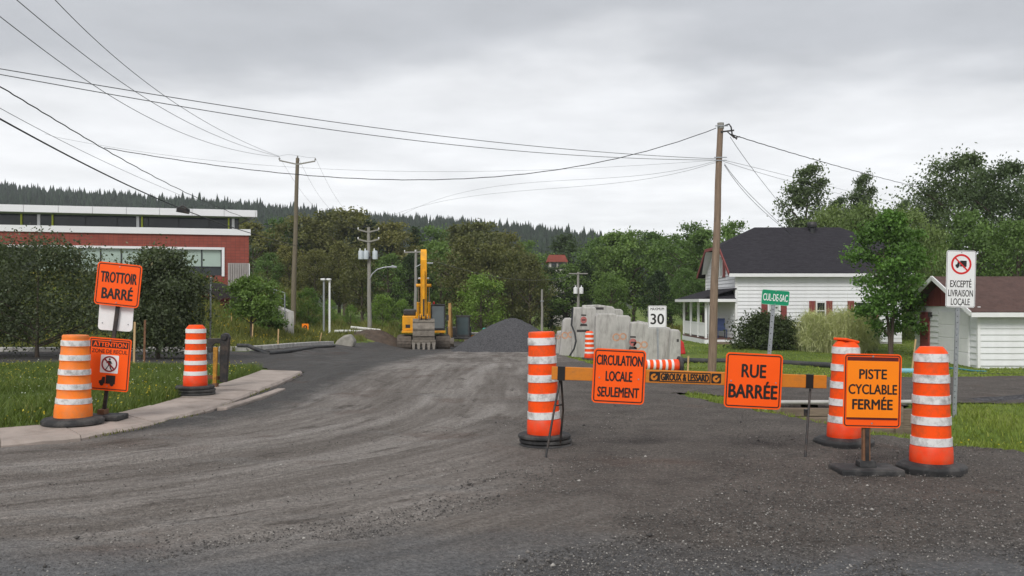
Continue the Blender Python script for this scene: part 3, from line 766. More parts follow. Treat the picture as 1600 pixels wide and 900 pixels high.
# young tree on the bank
g = G(392, 527)
g = Vector((PX(393, 40.5), 40.5, h1(PX(393, 40.5), 40.5)))
pr = make_tree(CH + (HY - 436) / F * 40.5 - g.z, 1.05, .34, 'round', 50, 6500, .14, 41, MIDGREEN, trunk_r=.06)
plant('young_tree', 'young green tree with thin trunk on the grassy bank', 'tree', pr, g)
# shrubs on the bank
def shrub(px, Yd, wid, hei, m, seed, name, label, size=.12, n=4500, group=None, zoff=0):
    x = PX(px, Yd); z = h1(x, Yd); sc_ = F / Yd
    pr = make_tree(hei / sc_, wid / 2 / sc_, .06, 'shrub', 45, n, size, seed, m, trunk_r=.03, stems=3, sigk=.2)
    return plant(name, label, 'shrub', pr, (x, Yd, z + zoff), group=group)
shrub(420, 44, 40, 42, MIDGREEN, 51, 'leafy_shrub', 'loose green shrub beside the concrete stair wall')
shrub(405, 46.5, 46, 40, YGREEN, 52, 'leafy_shrub', 'yellowish shrub behind the young tree')
MAROONL = leafmat('maroon_leaves', (0.12, 0.018, 0.035), .35)
shrub(352, 45, 20, 14, MAROONL, 53, 'maroon_shrub', 'small maroon shrub in front of dark mulch bank', n=1600)
shrub(322, 45, 10, 10, MAROONL, 54, 'maroon_shrub', 'tiny maroon shrub beside the thin metal post', n=700)
for i, (px, wd, hh) in enumerate([(282, 34, 12), (310, 30, 12), (340, 30, 12), (362, 24, 16)]):
    shrub(px, 49.5, wd, hh + 8, YGREEN, 60 + i, 'yellow_shrub', ['low yellow-green shrub under the third window blind from the corner', 'low yellow-green shrub under the second window blind', 'low yellow-green shrub under the last window blind', 'pale feathery yellow-green shrub at the brick corner'][i], n=2200, group='low shrubs below the school windows')
WHITEFL = leafmat('white_blossom', (0.72, 0.72, 0.74), .15, (0.8, 0.8, 0.8))
shrub(258, 42, 30, 60, WHITEFL, 66, 'flowering_shrub', 'white flowering shrub behind the smaller crab apple', size=.10, n=900)
shrub(378, 48.5, 22, 14, WHITEFL, 67, 'flowering_shrub', 'low white flowers at the foot of the grey ribbed panel', size=.10, n=500)
# house planting
shrub(1198, 43.2, 96, 47, DARKSHRUB, 71, 'evergreen_shrub', 'dark rounded evergreen shrub below the first house window', size=.13, n=15000)
# feathery ornamental grasses: arching blades
def grass_clump(Rr, H, n, seed, m, wid=.014):
    r = np.random.default_rng(seed)
    a = r.random(n) * 6.283; b = r.random(n) ** .5 * Rr * .8; ln = H * (.45 + .75 * r.random(n)) * (1.08 - .45 * (b / Rr) ** 2)
    lean = Rr * (.08 + .6 * r.random(n))
    dx, dy = np.cos(a), np.sin(a); V = []
    for k in (0, .35, .7, 1.0):
        z = ln * (k - .55 * k ** 3 * (lean / Rr)); o = b + lean * k * k
        w_ = wid * (1 - k * .92)
        V.append(np.stack([dx * o - dy * w_, dy * o + dx * w_, z], -1)); V.append(np.stack([dx * o + dy * w_, dy * o - dx * w_, z], -1))
    V = np.stack(V, 1).reshape(-1, 3)
    f = np.array([(0, 1, 3, 2), (2, 3, 5, 4), (4, 5, 7, 6)])
    return np_mesh('blades', V, (f[None] + np.arange(n)[:, None, None] * 8).reshape(-1, 4), m, np.repeat(r.random(n), 3))
REED = leafmat('ornamental_grass_blades', (0.50, 0.52, 0.28), .28, (0.70, 0.67, 0.50))
for i, (px, Yd, wd, hh, lab) in enumerate([(1272, 42.0, 70, 66, 'pale arching ornamental grass below the second house window'), (1318, 41.2, 88, 72, 'widest pale ornamental grass clump, right of the house windows'), (1352, 42.5, 50, 66, 'pale ornamental grass clump nearest the maple trunk')]):
    x = PX(px, Yd); sc_ = F / Yd
    Rw, Hh = wd / 2 / sc_, hh / sc_
    r_ = np.random.default_rng(180 + i); nc = 90
    tt = r_.random(nc); an = r_.random(nc) * 6.283; rd = Rw * PROF['shrub'](tt) * np.sqrt(r_.random(nc)) * .9
    Cc = np.stack([rd * np.cos(an), rd * np.sin(an), Hh * (.1 + .72 * tt)], -1)
    o = thing('ornamental_grass', lab, 'grass', (x, Yd, h1(x, Yd) - .02))
    V_, F_, T_ = leaves(Cc, np.full(nc, Rw * .17), 9000, .34, r_, nar=.035, rise=.9)
    V_[:, 2] = np.maximum(V_[:, 2], .02)
    put('plumes', np_mesh('plumes', V_, F_, REED, T_), o)
    put('blades', grass_clump(Rw, Hh * 1.15, 700, 80 + i, REED), o)
    tag(o, lab, 'grass', 'ornamental grasses by the house')
# maple in front of the house end
x = PX(1392, 38.5); z = h1(x, 38.5)
pr = make_tree(CH + (HY - 334) / F * 38.5 - z, 1.42, .16, 'round', 85, 16000, .16, 91, MAPLE, trunk_r=.07, stems=2, sigk=.18)
plant('maple_tree', 'fresh green maple with forked trunk between house and garage', 'tree', pr, (x, 38.5, z))
# trees behind house and garage
PP1 = make_tree(14, 2.1, .12, 'tall', 70, 13000, .24, 95, POPLAR, shear=1.3, sigk=.19, lump=.5)
PP2 = make_tree(14, 3.6, .08, 'round', 90, 19000, .25, 96, POPLAR, shear=.8, sigk=.19, lump=.5)
PW = make_tree(8, 3.6, .05, 'shrub', 80, 14000, .22, 97, WILLOW, sigk=.18)
for px, top, Yd, pr, wf, lab in [
    (1248, 252, 76, PP1, 1.0, 'wind-blown dark poplar behind the roof ridge, leftmost of the poplars'),
    (1300, 304, 78, PP1, .8, 'lower wind-blown poplar between the two tall ones behind the house'),
    (1340, 266, 76, PP1, .75, 'slim tall wind-blown poplar right of the roof vent'),
    (1405, 308, 80, PP1, .7, 'short poplar tip over the pale willow crowns'),
    (1492, 244, 66, PP2, 1.0, 'tallest poplar behind the no-trucks sign'),
    (1448, 300, 70, PP2, .6, 'poplar just left of the tallest one behind the garage'),
    (1562, 256, 62, PP2, .9, 'big dark poplar above the garage roof'), (1610, 320, 60, PP2, .9, 'dark poplar at the photo edge above garage roof'),
    (1520, 330, 54, PB, .9, 'green leafy tree close behind the garage roof'), (1590, 345, 52, PB, .9, 'green leafy tree over the garage, nearest the photo edge')]:
    x = PX(px, Yd); z = h1(x, Yd); H = CH + (HY - top) / F * Yd - z
    s = H / (13 if pr is PB else 14)
    plant('poplar_tree' if pr is not PB else 'broadleaf_tree', lab, 'tree', pr, (x, Yd, z), (s * wf, s * wf, s), rr.random() * .8 - .4, 'tall trees behind house and garage')
for px, top, Yd, wf, lab in [(1300, 334, 60, 1.0, 'pale green willow behind the roof end'), (1352, 330, 57, 1.0, 'pale green willow above the maple'), (1415, 335, 56, 1.0, 'pale green willow between maple and garage'), (1455, 360, 50, .8, 'low pale willow beside the garage gable')]:
    x = PX(px, Yd); z = h1(x, Yd); H = CH + (HY - top) / F * Yd - z; s = H / 8
    plant('willow_tree', lab, 'tree', PW, (x, Yd, z), (s * wf * .8, s * wf * .8, s), rr.random() * 6, 'pale willows behind the house')
# tiny pointed cedar by the blocks
x = PX(866, 46); pr = make_tree(1.35, .25, .02, 'cone', 30, 1500, .08, 98, DARKGREEN)
plant('cedar_shrub', 'small pointed cedar between gravel pile and concrete blocks', 'shrub', pr, (x, 46, h1(x, 46)))

# ------------------------------------------------------------------ grass
GRASSM = leafmat('grass_blades', (0.115, 0.165, 0.040), .4, (0.30, 0.28, 0.10))
MOWN = leafmat('mown_grass_blades', (0.185, 0.245, 0.048), .35, (0.38, 0.37, 0.11))
DRYG = leafmat('wild_grass_blades', (0.150, 0.165, 0.045), .35, (0.34, 0.27, 0.09))
def blades(n, xr, yr, mask, hgt_, wid, m, name, label, seed, zoff=0.0, per=None):
    r = np.random.default_rng(seed)
    x = r.uniform(*xr, n); y = r.uniform(*yr, n)
    k = mask(x, y); x, y = x[k], y[k]; n = len(x)
    z = hgt(x, y) + zoff - .01
    patch = .55 + .9 * vnoise(x * .9 + 7, y * .9, seed)
    h_ = hgt_ * (.45 + .75 * r.random(n)) * patch; a = r.random(n) * 6.283
    ln = h_ * (.2 + .7 * r.random(n)); la = r.random(n) * 6.283
    w_ = wid * (.7 + .6 * r.random(n))
    ca, sa = np.cos(a) * w_, np.sin(a) * w_
    dx, dy = np.cos(la) * ln, np.sin(la) * ln
    V = np.stack([np.stack([x - ca, y - sa, z], -1), np.stack([x + ca, y + sa, z], -1),
                  np.stack([x + ca * .7 + dx * .35, y + sa * .7 + dy * .35, z + h_ * .6], -1), np.stack([x - ca * .7 + dx * .35, y - sa * .7 + dy * .35, z + h_ * .6], -1),
                  np.stack([x + dx, y + dy, z + h_], -1)], 1).reshape(-1, 3)
    f = np.array([(0, 1, 2), (0, 2, 3), (3, 2, 4)])
    Ff = (f[None] + np.arange(n)[:, None, None] * 5).reshape(-1, 3)
    o = put(name, np_mesh(name, V, Ff, m, np.repeat(np.clip(r.random(n) * .9 + (patch - 1) * .3, 0, 1), 3)))
    o['kind'] = 'stuff'; tag(o, label, 'grass')
    return o
left_lawn = lambda x, y: (x < np.interp(y, LAWN_Y, LAWN_X) - .03) & (y > 10.1) & (y < 22.0 + .3 * np.sin(x)) & ((y < 20.7) | (x < -5.9 - (y - 20.7) * 1.2)) & (x > -.62 * y - 1)
blades(130000, (-15, -5.3), (10, 23), left_lawn, .17, .006, GRASSM, 'lawn_grass', 'green lawn grass beside the sidewalk under the crab apples', 101)
edge_l = lambda x, y: (np.abs(x - np.interp(y, [p[1] for p in outer[4:]], [p[0] for p in outer[4:]]) - .02) < .06 * vnoise(x * 3, y * 1.5, 9)) & (vnoise(x * 0 + 3, y * 1.3, 17) > .45)
blades(15000, (-6, -4.2), (10.5, 20.2), edge_l, .05, .006, DRYG, 'kerb_weeds', 'thin weeds growing along the sidewalk edge', 102, .06)
ditch = lambda x, y: (x > 3.1) & (y > np.interp(x, NEAR_X, NEAR_Y) - (.25 + .3 * vnoise(x * 2, y * 2, 4)) * sm((x - 2.9) / .8)) & (y < np.interp(x, [2.8, 3.3, 3.8, 3.87, 6.3, 6.31], [15.9, 16.2, 15.2, WALL_Y - .04, WALL_Y - .04, WALL_Y + .4]))
blades(80000, (2.8, 13), (8.8, 16.3), ditch, .07, .006, MOWN, 'ditch_grass', 'green grass in the roadside ditch around the no-trucks post', 103)
right_lawn = lambda x, y: ~is_road(x, y) & (x > np.interp(y, [20, 60], [1.9, 2.1])) & (x < .62 * y) & (np.abs(y - 25.6) > .35)
blades(70000, (1.8, 34), (20.4, 52), right_lawn, .06, .018, MOWN, 'house_lawn_grass', 'mown lawn grass in front of the white house', 104)
bank = lambda x, y: (x < np.interp(y, [33, 34, 46, 62], [-10.6, -10.4, -9.5, -8.8])) & (y > 33.5) & (x > -.6 * y)
blades(75000, (-32, -8.6), (33, 56), bank, .32, .016, DRYG, 'bank_grass', 'tall yellowish wild grass on the bank below the school', 105)
verge = lambda x, y: (x > np.interp(y, [60, 90], [-22, -26])) & (x < np.interp(y, [60, 66, 67, 86], [-9, -9, 30, 40])) & ~is_road(x, y)
blades(40000, (-26, 30), (60, 86), verge, .6, .03, DRYG, 'verge_grass', 'rough grass at the foot of the wood', 106)
def flowers(n, xr, yr, mask, z0, size, col, name, label, seed):
    r = np.random.default_rng(seed)
    x = r.uniform(*xr, n); y = r.uniform(*yr, n)
    k = mask(x, y) & (vnoise(x * .8 + 3, y * .8, seed) * .6 + vnoise(x * 2.3, y * 2.3, seed + 1) * .4 > .53); x, y = x[k], y[k]; n = len(x)
    C = np.stack([x, y, hgt(x, y) + z0 * (.5 + .7 * r.random(n))], -1)
    V, Fq, tone = leaves(C, np.full(n, .004), n, size, r, up=.9)
    C2 = C.copy()
    o = put(name, np_mesh(name, V, Fq, leafmat(name + '_petals', col, .2, col), tone)); o['kind'] = 'stuff'; tag(o, label, 'flowers')
flowers(7000, (-15, -5.3), (10, 23), left_lawn, .17, .034, (0.62, 0.50, 0.05), 'yellow_lawn_flowers', 'small yellow flowers dotting the lawn beside the sidewalk', 111)
flowers(3000, (-15, -5.3), (10, 23), left_lawn, .17, .028, (0.70, 0.70, 0.62), 'white_lawn_flowers', 'small white clover flowers in the lawn', 112)
flowers(9000, (-32, -8.6), (33, 50), bank, .30, .07, (0.50, 0.38, 0.04), 'yellow_bank_flowers', 'yellow wild flowers over the grassy bank', 113)
flowers(900, (4.5, 12), (9.2, 12.5), ditch, .10, .022, (0.65, 0.52, 0.04), 'yellow_ditch_flowers', 'few yellow flowers along the near ditch edge', 114)
# ------------------------------------------------------------------ white house
def clap(L, hh, d=.036):
    """one clapboard, length L along x, tilted so its lower edge stands proud (front at -y)"""
    return MB().prism_x([(0, 0), (-d, 0), (-d, .016), (-.004, hh - .003), (0, hh - .003)], 0, L)
HX, HYY, HW, HD = 11.5, 46.0, 8.5, 7.0
hb = h1(HX + 1, HYY) - .02
house = thing('white_house', 'white clapboard house with dark hipped roof and side porch', 'house', (HX, HYY, hb))
EAVE = 3.30 - hb; RIDGE = 5.78 - hb; CLIP = 4.62 - hb
mb = MB().box(0, HW, 0, HD, -.1, EAVE)
gpoly = [(0, EAVE - .01), (HD, EAVE - .01), (HD - 1.9, CLIP - .05), (1.9, CLIP - .05)]
mb.prism_x(gpoly, 0, .15); mb.prism_x(gpoly, HW - .15, HW)
wall = mb.build('wall', SIDING, house)
bh = .19
front = clap(HW, bh).mesh('siding_board', SIDING)
nb_ = int(EAVE / bh)
for i in range(nb_): put('siding_board', front, wall, loc=(0, -.002, .12 + i * bh))
def side_board(y0, y1, z):
    b = clap(y1 - y0, bh)
    mt = Matrix.Rotation(R(-90), 4, 'Z')
    m2 = MB().add([mt @ Vector(v) for v in b.v], b.f).mesh('siding_board', SIDING)
    return put('siding_board', m2, wall, loc=(-.002, y1, z))
z = .12
while z < CLIP - bh:
    zt = z + bh
    if zt <= EAVE: y0, y1 = 0, HD
    else:
        k = (zt - EAVE) / (CLIP - EAVE) * 1.9; y0, y1 = k, HD - k
    side_board(y0, y1, z); z += bh
mb = MB().box(-.05, .07, -.055, .07, -.1, EAVE).box(-.05, .07, HD - .07, HD + .03, -.1, EAVE)
mb.build('corner_trim', TRIMW, house)
MB().box(-.01, HW + .01, -.012, HD, -.5, .11).build('foundation', CONC, house)
# clipped-gable roof: two slopes and two half hips, as slabs
ov = .42
A = lambda x, y, z: Vector((x, y, z))
e0, e1 = -ov, HD + ov
sl = (RIDGE - EAVE) / (HD / 2)
ze = EAVE - sl * ov * .55
x0, x1 = -.45, HW + .45
yc0 = (CLIP - EAVE) / sl; 
def slab(poly, th=.10):
    n = len(poly); nrm = (poly[1] - poly[0]).cross(poly[2] - poly[0]).normalized()
    if nrm.z < 0: nrm = -nrm
    vs = list(poly) + [p - nrm * th for p in poly]
    return MB().add(vs, [tuple(range(n)), tuple(range(2*n-1, n-1, -1))] + [(i, (i+1) % n, (i+1) % n+n, i+n) for i in range(n)])
rx0, rx1 = 1.9, HW - 1.9
roof = slab([A(x0, e0, ze), A(x1, e0, ze), A(x1, yc0, CLIP), A(rx1, HD/2, RIDGE), A(rx0, HD/2, RIDGE), A(x0, yc0, CLIP)])
roof2 = slab([A(x0, e1, ze), A(x1, e1, ze), A(x1, HD - yc0, CLIP), A(rx1, HD/2, RIDGE), A(rx0, HD/2, RIDGE), A(x0, HD - yc0, CLIP)])
roof.add(roof2.v, roof2.f)
for xa, xb in ((x0, rx0), (x1, rx1)):
    s3 = slab([A(xa, yc0, CLIP), A(xa, HD - yc0, CLIP), A(xb, HD/2, RIDGE)]); roof.add(s3.v, s3.f)
ro = roof.build('roof', SHINGLE, house)
MB().box(x0, x1, e0 - .03, e0 + .02, ze - .20, ze - .03).build('gutter', TRIMW, ro)
MB().box(x0 + .03, x1 - .03, e0 + .02, 0.0, ze - .12, ze - .09).build('soffit', TRIMW, ro)
mb = MB()
for ya, za, yb, zb in ((e0, ze, yc0, CLIP), (yc0, CLIP, HD - yc0, CLIP), (HD - yc0, CLIP, e1, ze)):
    mb.beam((x0 - .02, ya, za - .05), (x0 - .02, yb, zb - .05), .05, .17)
mb.build('rake_board', REDPAINT, ro)
for ya_, yb_ in ((e0, yc0), (e1, HD - yc0)):
    MB().add([(x0, ya_, ze - .11), (0, ya_, ze - .11), (0, yb_, CLIP - .12), (x0, yb_, CLIP - .12)], [(0, 1, 2, 3)]).build('soffit', TRIMW, ro)
vx, vy = PX(1270, 49) - HX, 3.1
mb = MB().lathe([(.14, 0), (.14, .35), (.24, .37), (.26, .45), (.26, .58), (.2, .66), (.02, .68)], 14, (vx, vy, EAVE + sl * vy - .12))
mb.build('roof_vent', MACHBLK, ro, smooth=40)
def window(parent, xa, xb, za, zb, shutter=None, curtain=None, mullion=True):
    """window on the front wall: frame, pane, sash bar, shutters"""
    wnd = MB().frame([(xa, za), (xb, za), (xb, zb), (xa, zb)], [(xa+.07, za+.07), (xb-.07, za+.07), (xb-.07, zb-.07), (xa+.07, zb-.07)], -.085, .0).build('window', TRIMW, parent)
    MB().box(xa+.07, xb-.07, -.058, -.046, za+.07, zb-.07).build('pane', curtain or GLASSDARK, wnd)
    if mullion: MB().box(xa+.07, xb-.07, -.075, -.059, (za+zb)/2-.02, (za+zb)/2+.02).build('sash_bar', TRIMW, wnd)
    if shutter:
        for s0, s1 in ((xa - shutter, xa - .01), (xb + .01, xb + shutter)):
            sh = MB().box(s0, s1, -.075, -.020, za - .03, zb + .03).build('shutter', REDPAINT, parent, bevel=.008)
CURTAIN = pmat('pale_curtain_behind_glass', (0.55, 0.58, 0.56), .15, .1, 2, stretch=(8, 1, 1), spec=.7)
fx = lambda px: PX(px, HYY) - HX
fz = lambda py: CH + (HY - py) / F * HYY - hb
window(house, fx(1199), fx(1219), fz(503), fz(474), .32, CURTAIN)
window(house, fx(1274), fx(1290), fz(500), fz(471), .33)
window(house, fx(1334), fx(1362), fz(498), fz(471), .33)
# gable window upstairs: on the end wall
gw = MB()
gy0, gy1, gz0, gz1 = 2.7, 4.0, fz(436) + .15, fz(402) + .25
gw.box(-.07, -.02, gy0, gy1, gz0, gz0 + .07).box(-.07, -.02, gy0, gy1, gz1 - .07, gz1).box(-.07, -.02, gy0, gy0 + .07, gz0, gz1).box(-.07, -.02, gy1 - .07, gy1, gz0, gz1).box(-.07, -.02, (gy0+gy1)/2-.03, (gy0+gy1)/2+.03, gz0, gz1)
g_ = gw.build('window', TRIMW, house)
MB().box(-.060, -.046, gy0 + .07, gy1 - .07, gz0 + .07, gz1 - .07).build('pane', CURTAIN, g_)
for a, b in ((gy0 - .55, gy0 - .02), (gy1 + .02, gy1 + .55)):
    MB().box(-.07, -.025, a, b, gz0, gz1).build('shutter', REDPAINT, house, bevel=.008)
# porch along the gable end
px0 = -1.55; PY1 = 6.3; PZ = .30; PR = 2.28
MB().box(px0, -.04, .25, PY1, PZ - .06, PZ).build('porch_floor', pmat('porch_brown_paint', (0.13, 0.06, 0.05), .6, .2, 4), house)
MB().box(px0 - .02, px0 + .06, .25, PY1, -.15, PZ - .07).box(px0 + .06, -.04, .22, .30, -.15, PZ - .07).build('porch_skirt', SIDING, house)
MB().box(px0 + .35, -.25, -.28, .20, -.15, .12).build('porch_step', TIMBER, house)
for y_ in (.32, 2.2, 4.2, PY1 - .08):
    MB().box(px0 + .02, px0 + .13, y_ - .05, y_ + .06, PZ, PR).build('porch_post', TRIMW, house)
MB().tube([(px0 + .02, .2, PR + .02), (px0 + .1, .18, PR - .15), (px0 + .22, .2, PR - .28), (px0 + .22, .2, .0)], .045, 8).build('downspout', TRIMW, house, smooth=60)
rail = MB().box(px0 + .05, px0 + .10, .4, PY1 - .15, PZ + .72, PZ + .80).box(px0 + .05, px0 + .10, .4, PY1 - .15, PZ + .08, PZ + .14).build('porch_rail', TRIMW, house)
bal = MB().box(px0 + .055, px0 + .095, 0, .09, PZ + .14, PZ + .72).mesh('baluster', TRIMW)
for k in range(44): put('baluster', bal, rail, loc=(0, .42 + k * .131, 0))
pr_ = slab([A(px0 - .35, -.1, PR + .06), A(.0, -.1, PR + .62 - .0), A(.0, PY1 + .3, PR + .62), A(px0 - .35, PY1 + .3, PR + .06)], .06)
hp = slab([A(px0 - .35, -.12, PR + .055), A(-.02, -.12, PR + .055), A(-.02, .75, PR + .615)], .05); 
prf = pr_.add(hp.v, hp.f).build('porch_roof', SHINGLE, house)
MB().box(px0 - .38, px0 - .33, -.14, PY1 + .32, PR - .1, PR + .05).box(px0 - .33, -.03, -.16, -.11, PR - .1, PR + .05).build('fascia', TRIMW, prf)
MB().box(px0 - .3, -.05, -.08, PY1 + .25, PR - .04, PR - .01).build('porch_ceiling', TRIMW, prf)
BLUEP = pmat('dark_blue_plastic', (0.03, 0.05, 0.13), .5, .1, 4)
t = thing('porch_chair', 'small dark blue chair standing on the house porch', 'chair', (HX - .55, HYY + .85, hb + PZ))
MB().box(-.25, .25, -.22, .22, .38, .44).build('seat', BLUEP, t, bevel=.01)
MB().obox((0, .22, .72), (.48, .05, .6), (R(-8), 0, 0)).build('backrest', BLUEP, t, bevel=.01)
for sx_ in (-1, 1):
    for sy_ in (-1, 1): MB().box(sx_*.22-.02, sx_*.22+.02, sy_*.19-.02, sy_*.19+.02, 0, .39).build('leg', BLUEP, t)

# ------------------------------------------------------------------ garage
GXX, GY, GD, GL = 17.7, 34.0, 5.3, 7.5
gb = h1(GXX + 1, GY + 1) - .03
gar = thing('garage', 'white clapboard garage with brown roof and red gable', 'garage', (GXX, GY, gb))
GE = CH + (HY - 479) / F * GY - gb; GR = GE + 1.22
mb = MB().box(0, GL, 0, GD, -.2, GE)
gw_ = mb.build('wall', SIDING, gar)
bh = .235
gm = clap(GL, bh, .04).mesh('siding_board', SIDING)
for i in range(int((GE - .1) / bh)): put('siding_board', gm, gw_, loc=(0, -.002, .1 + i * bh))
mt = Matrix.Rotation(R(-90), 4, 'Z')
for i in range(int((GE - .1) / bh)):
    for (ya, yb) in ((0, .55), (3.15, 3.85), (4.85, GD)):      # between the doors
        b = clap(yb - ya, bh, .04)
        put('siding_board', MB().add([mt @ Vector(v) for v in b.v], b.f).mesh('siding_board', SIDING), gw_, loc=(-.002, yb, .1 + i * bh))
MB().box(-.055, .05, -.06, .05, -.05, GE).build('corner_trim', TRIMW, gar)
gd = MB().box(-.05, -.005, .62, 3.08, 0, GE - .2).build('garage_door', TRIMW, gar)
for k in range(4):
    MB().box(-.065, -.051, .66, 3.04, .04 + k * (GE - .24) / 4, (k + 1) * (GE - .24) / 4).build('door_panel', TRIMW, gd, bevel=.006)
dr = MB().box(-.06, -.005, 3.95, 4.75, .02, GE - .25).build('door', REDPAINT, gar)
MB().lathe([(.03, 0), (.03, .05)], 8, (-.10, 4.05, .95)).build('handle', BLACKSTEEL, dr)
MB().box(-.16, -.005, 3.68, 3.80, GE - .45, GE - .25).build('wall_lamp', BLACKSTEEL, gar, bevel=.01)
gp = MB()
gp.prism_x([(0, GE), (GD, GE), (GD/2, GR - .06)], -.02, .06)
gb_ = gp.build('gable', REDPAINT, gar)
for k in range(9):      # vertical gable boards
    ya = .25 + k * .54; yb = ya + .5
    hz = lambda y: GE + (GR - .1 - GE) * (1 - abs(y - GD/2) / (GD/2))
    if k == 8: yb = min(yb, GD - .2)
    MB().prism_x([(ya, GE + .01), (yb, GE + .01), (yb, max(GE + .03, hz(yb))), ((ya+yb)/2, max(GE+.03, hz((ya+yb)/2))), (ya, max(GE + .03, hz(ya)))], -.04, -.021).build('gable_board', REDPAINT, gb_)
sg = (GR - GE) / (GD / 2)
rf = slab([A(-.5, -.42, GE - sg*.42), A(GL + .3, -.42, GE - sg*.42), A(GL + .3, GD/2, GR), A(-.5, GD/2, GR)], .09)
r2 = slab([A(-.5, GD + .42, GE - sg*.42), A(GL + .3, GD + .42, GE - sg*.42), A(GL + .3, GD/2, GR), A(-.5, GD/2, GR)], .09)
grf = rf.add(r2.v, r2.f).build('roof', BSHINGLE, gar)
MB().beam((-.53, -.44, GE - sg*.44 - .06), (-.53, GD/2, GR - .06), .05, .17).beam((-.53, GD + .44, GE - sg*.44 - .06), (-.53, GD/2, GR - .06), .05, .17).build('rake_board', TRIMW, grf)
MB().box(-.5, GL + .3, -.47, -.43, GE - sg*.42 - .2, GE - sg*.42 - .03).build('gutter', TRIMW, grf)

# ------------------------------------------------------------------ school
BRICK = bpy.data.materials.new('red_brick_tile'); BRICK.use_nodes = True
_t = BRICK.node_tree; _tc = N(_t, 'ShaderNodeTexCoord')
_b = N(_t, 'ShaderNodeTexBrick', Scale=1.0)
_b.offset = 0.0
_b.inputs['Color1'].default_value = (0.27, 0.062, 0.042, 1); _b.inputs['Color2'].default_value = (0.235, 0.052, 0.036, 1); _b.inputs['Mortar'].default_value = (0.15, 0.045, 0.035, 1)
_b.inputs['Brick Width'].default_value = .30; _b.inputs['Row Height'].default_value = .20; _b.inputs['Mortar Size'].default_value = .012
_mp = N(_t, 'ShaderNodeMapping'); _mp.inputs['Rotation'].default_value = (R(90), 0, 0)
_t.links.new(_tc.outputs['Object'], _mp.inputs[0]); _t.links.new(_mp.outputs[0], _b.inputs['Vector'])
_n = N(_t, 'ShaderNodeTexNoise', Scale=1.2, Detail=6.0); _t.links.new(_tc.outputs['Object'], _n.inputs['Vector'])
_t.links.new(mixc(_t, 1.0, _b.outputs[0], ramp(_t, _n.outputs[0], [(.3, .85), (.7, 1.15)]), 'MULTIPLY'), _t.nodes['Principled BSDF'].inputs['Base Color'])
_t.nodes['Principled BSDF'].inputs['Roughness'].default_value = .85
FASCIA = pmat('white_metal_fascia', (0.76, 0.76, 0.78), .4, .03, 1)
GREENBLIND = pmat('pale_green_blind_behind_glass', (0.36, 0.45, 0.40), .15, .06, 1, spec=.6)
MULLION = pmat('dark_mullion', (0.02, 0.022, 0.025), .4, .1, 4)
YGPOST = pmat('yellow_green_post', (0.42, 0.48, 0.04), .5, .1, 4)
GREYRIB = pmat('grey_ribbed_metal', (0.33, 0.30, 0.29), .5, .1, 4)
SY = 62.0; SL = 28.0
ang = math.atan2(.25, 1.0)
sx0 = PX(389, SY)
school = thing('brick_school', 'long low red brick school with white fascia and clerestory windows', 'building', (sx0, SY, 0), (0, 0, ang))
# local x runs from -SL to 0 along the front wall, y goes back
zs = lambda py: CH + (HY - py) / F * SY
zp0, zp1 = zs(368), zs(358.5)
zw1, zw0 = zs(390.5), zs(431)
base = h1(sx0 - 3, SY - 2) - 1.5
wx1 = -(389 - 349) / (F / SY); wx0 = -SL + 1.0
mb = MB().box(-SL, 0, .30, 14, base, zp0)
mb.box(wx1, 0, 0, .31, base, zp0).box(-SL, wx0, 0, .31, base, zp0).box(wx0, wx1, 0, .31, zw1, zp0).box(wx0, wx1, 0, .31, base, zw0)
def shear(m):
    m.v = [(x - .22 * max(0, y), y, z) for x, y, z in m.v]; return m
sw = shear(mb).build('wall', BRICK, school)
shear(MB().box(-SL - .1, .12, -.12, 14.1, zp0, zp1)).build('parapet', FASCIA, school)
fr = MB().box(wx0, wx1, -.07, .02, zw1 - .02, zw1 + .14).box(wx1 - .02, wx1 + .16, -.07, .02, zw0 - .05, zw1 + .14).build('window_surround', FASCIA, school)
pw = 1.28; k = 0; xx = wx1 - .03
zm = zs(417.5)
while xx - pw > wx0:
    wn = MB().box(xx - .07, xx, .10, .2, zw0, zw1 - .02).build('window', MULLION, school)
    MB().box(xx - pw, xx - .07, .16, .18, zm + .03, zw1 - .02).build('pane', GREENBLIND if k not in (9, 10) else GLASSDARK, wn)
    MB().box(xx - pw, xx - .07, .16, .18, zw0, zm - .03).build('pane', GLASSDARK if k in (0, 1, 4, 7, 9, 10, 13) else GREENBLIND, wn)
    MB().box(xx - pw, xx - .07, .12, .18, zm - .03, zm + .03).build('transom', MULLION, wn)
    xx -= pw; k += 1
# clerestory storey set back behind the parapet
cz0, cz1 = zp1 - .05, zs(338.5)
cs = shear(MB().box(-SL, -.35, 1.9, 12, zp0, cz1 + .02)).build('clerestory', MULLION, school)
k = 0; xx = -.80
while xx - 2.0 > -SL:
    MB().box(xx - 1.94, xx, 1.84, 1.89, cz0, cz1).build('pane', GLASSDARK, cs); xx -= 2.0; k += 1
for px_, m_ in ((33, YGPOST), (82, YGPOST), (222, YGPOST), (357, YGPOST), (60, FASCIA), (215, FASCIA), (364, FASCIA)):
    # column position along the wall from its photo column
    best = min(np.linspace(-SL, 0, 1200), key=lambda q: abs(800 + F * (sx0 + q * math.cos(ang) - 1.7 * math.sin(ang)) / (SY + q * math.sin(ang) + 1.7 * math.cos(ang)) - px_))
    wd = .05 if m_ is YGPOST else .09
    MB().box(best - wd, best + wd, 1.68 if m_ is YGPOST else 1.76, 1.835, cz0, cz1).build('post', m_, cs)
zf0, zf1 = zs(338), zs(327.5)
rf = shear(MB().box(-SL - 1, .50, .5, 13, zf0 + .1, zf1 - .03)).build('roof', FASCIA, school)
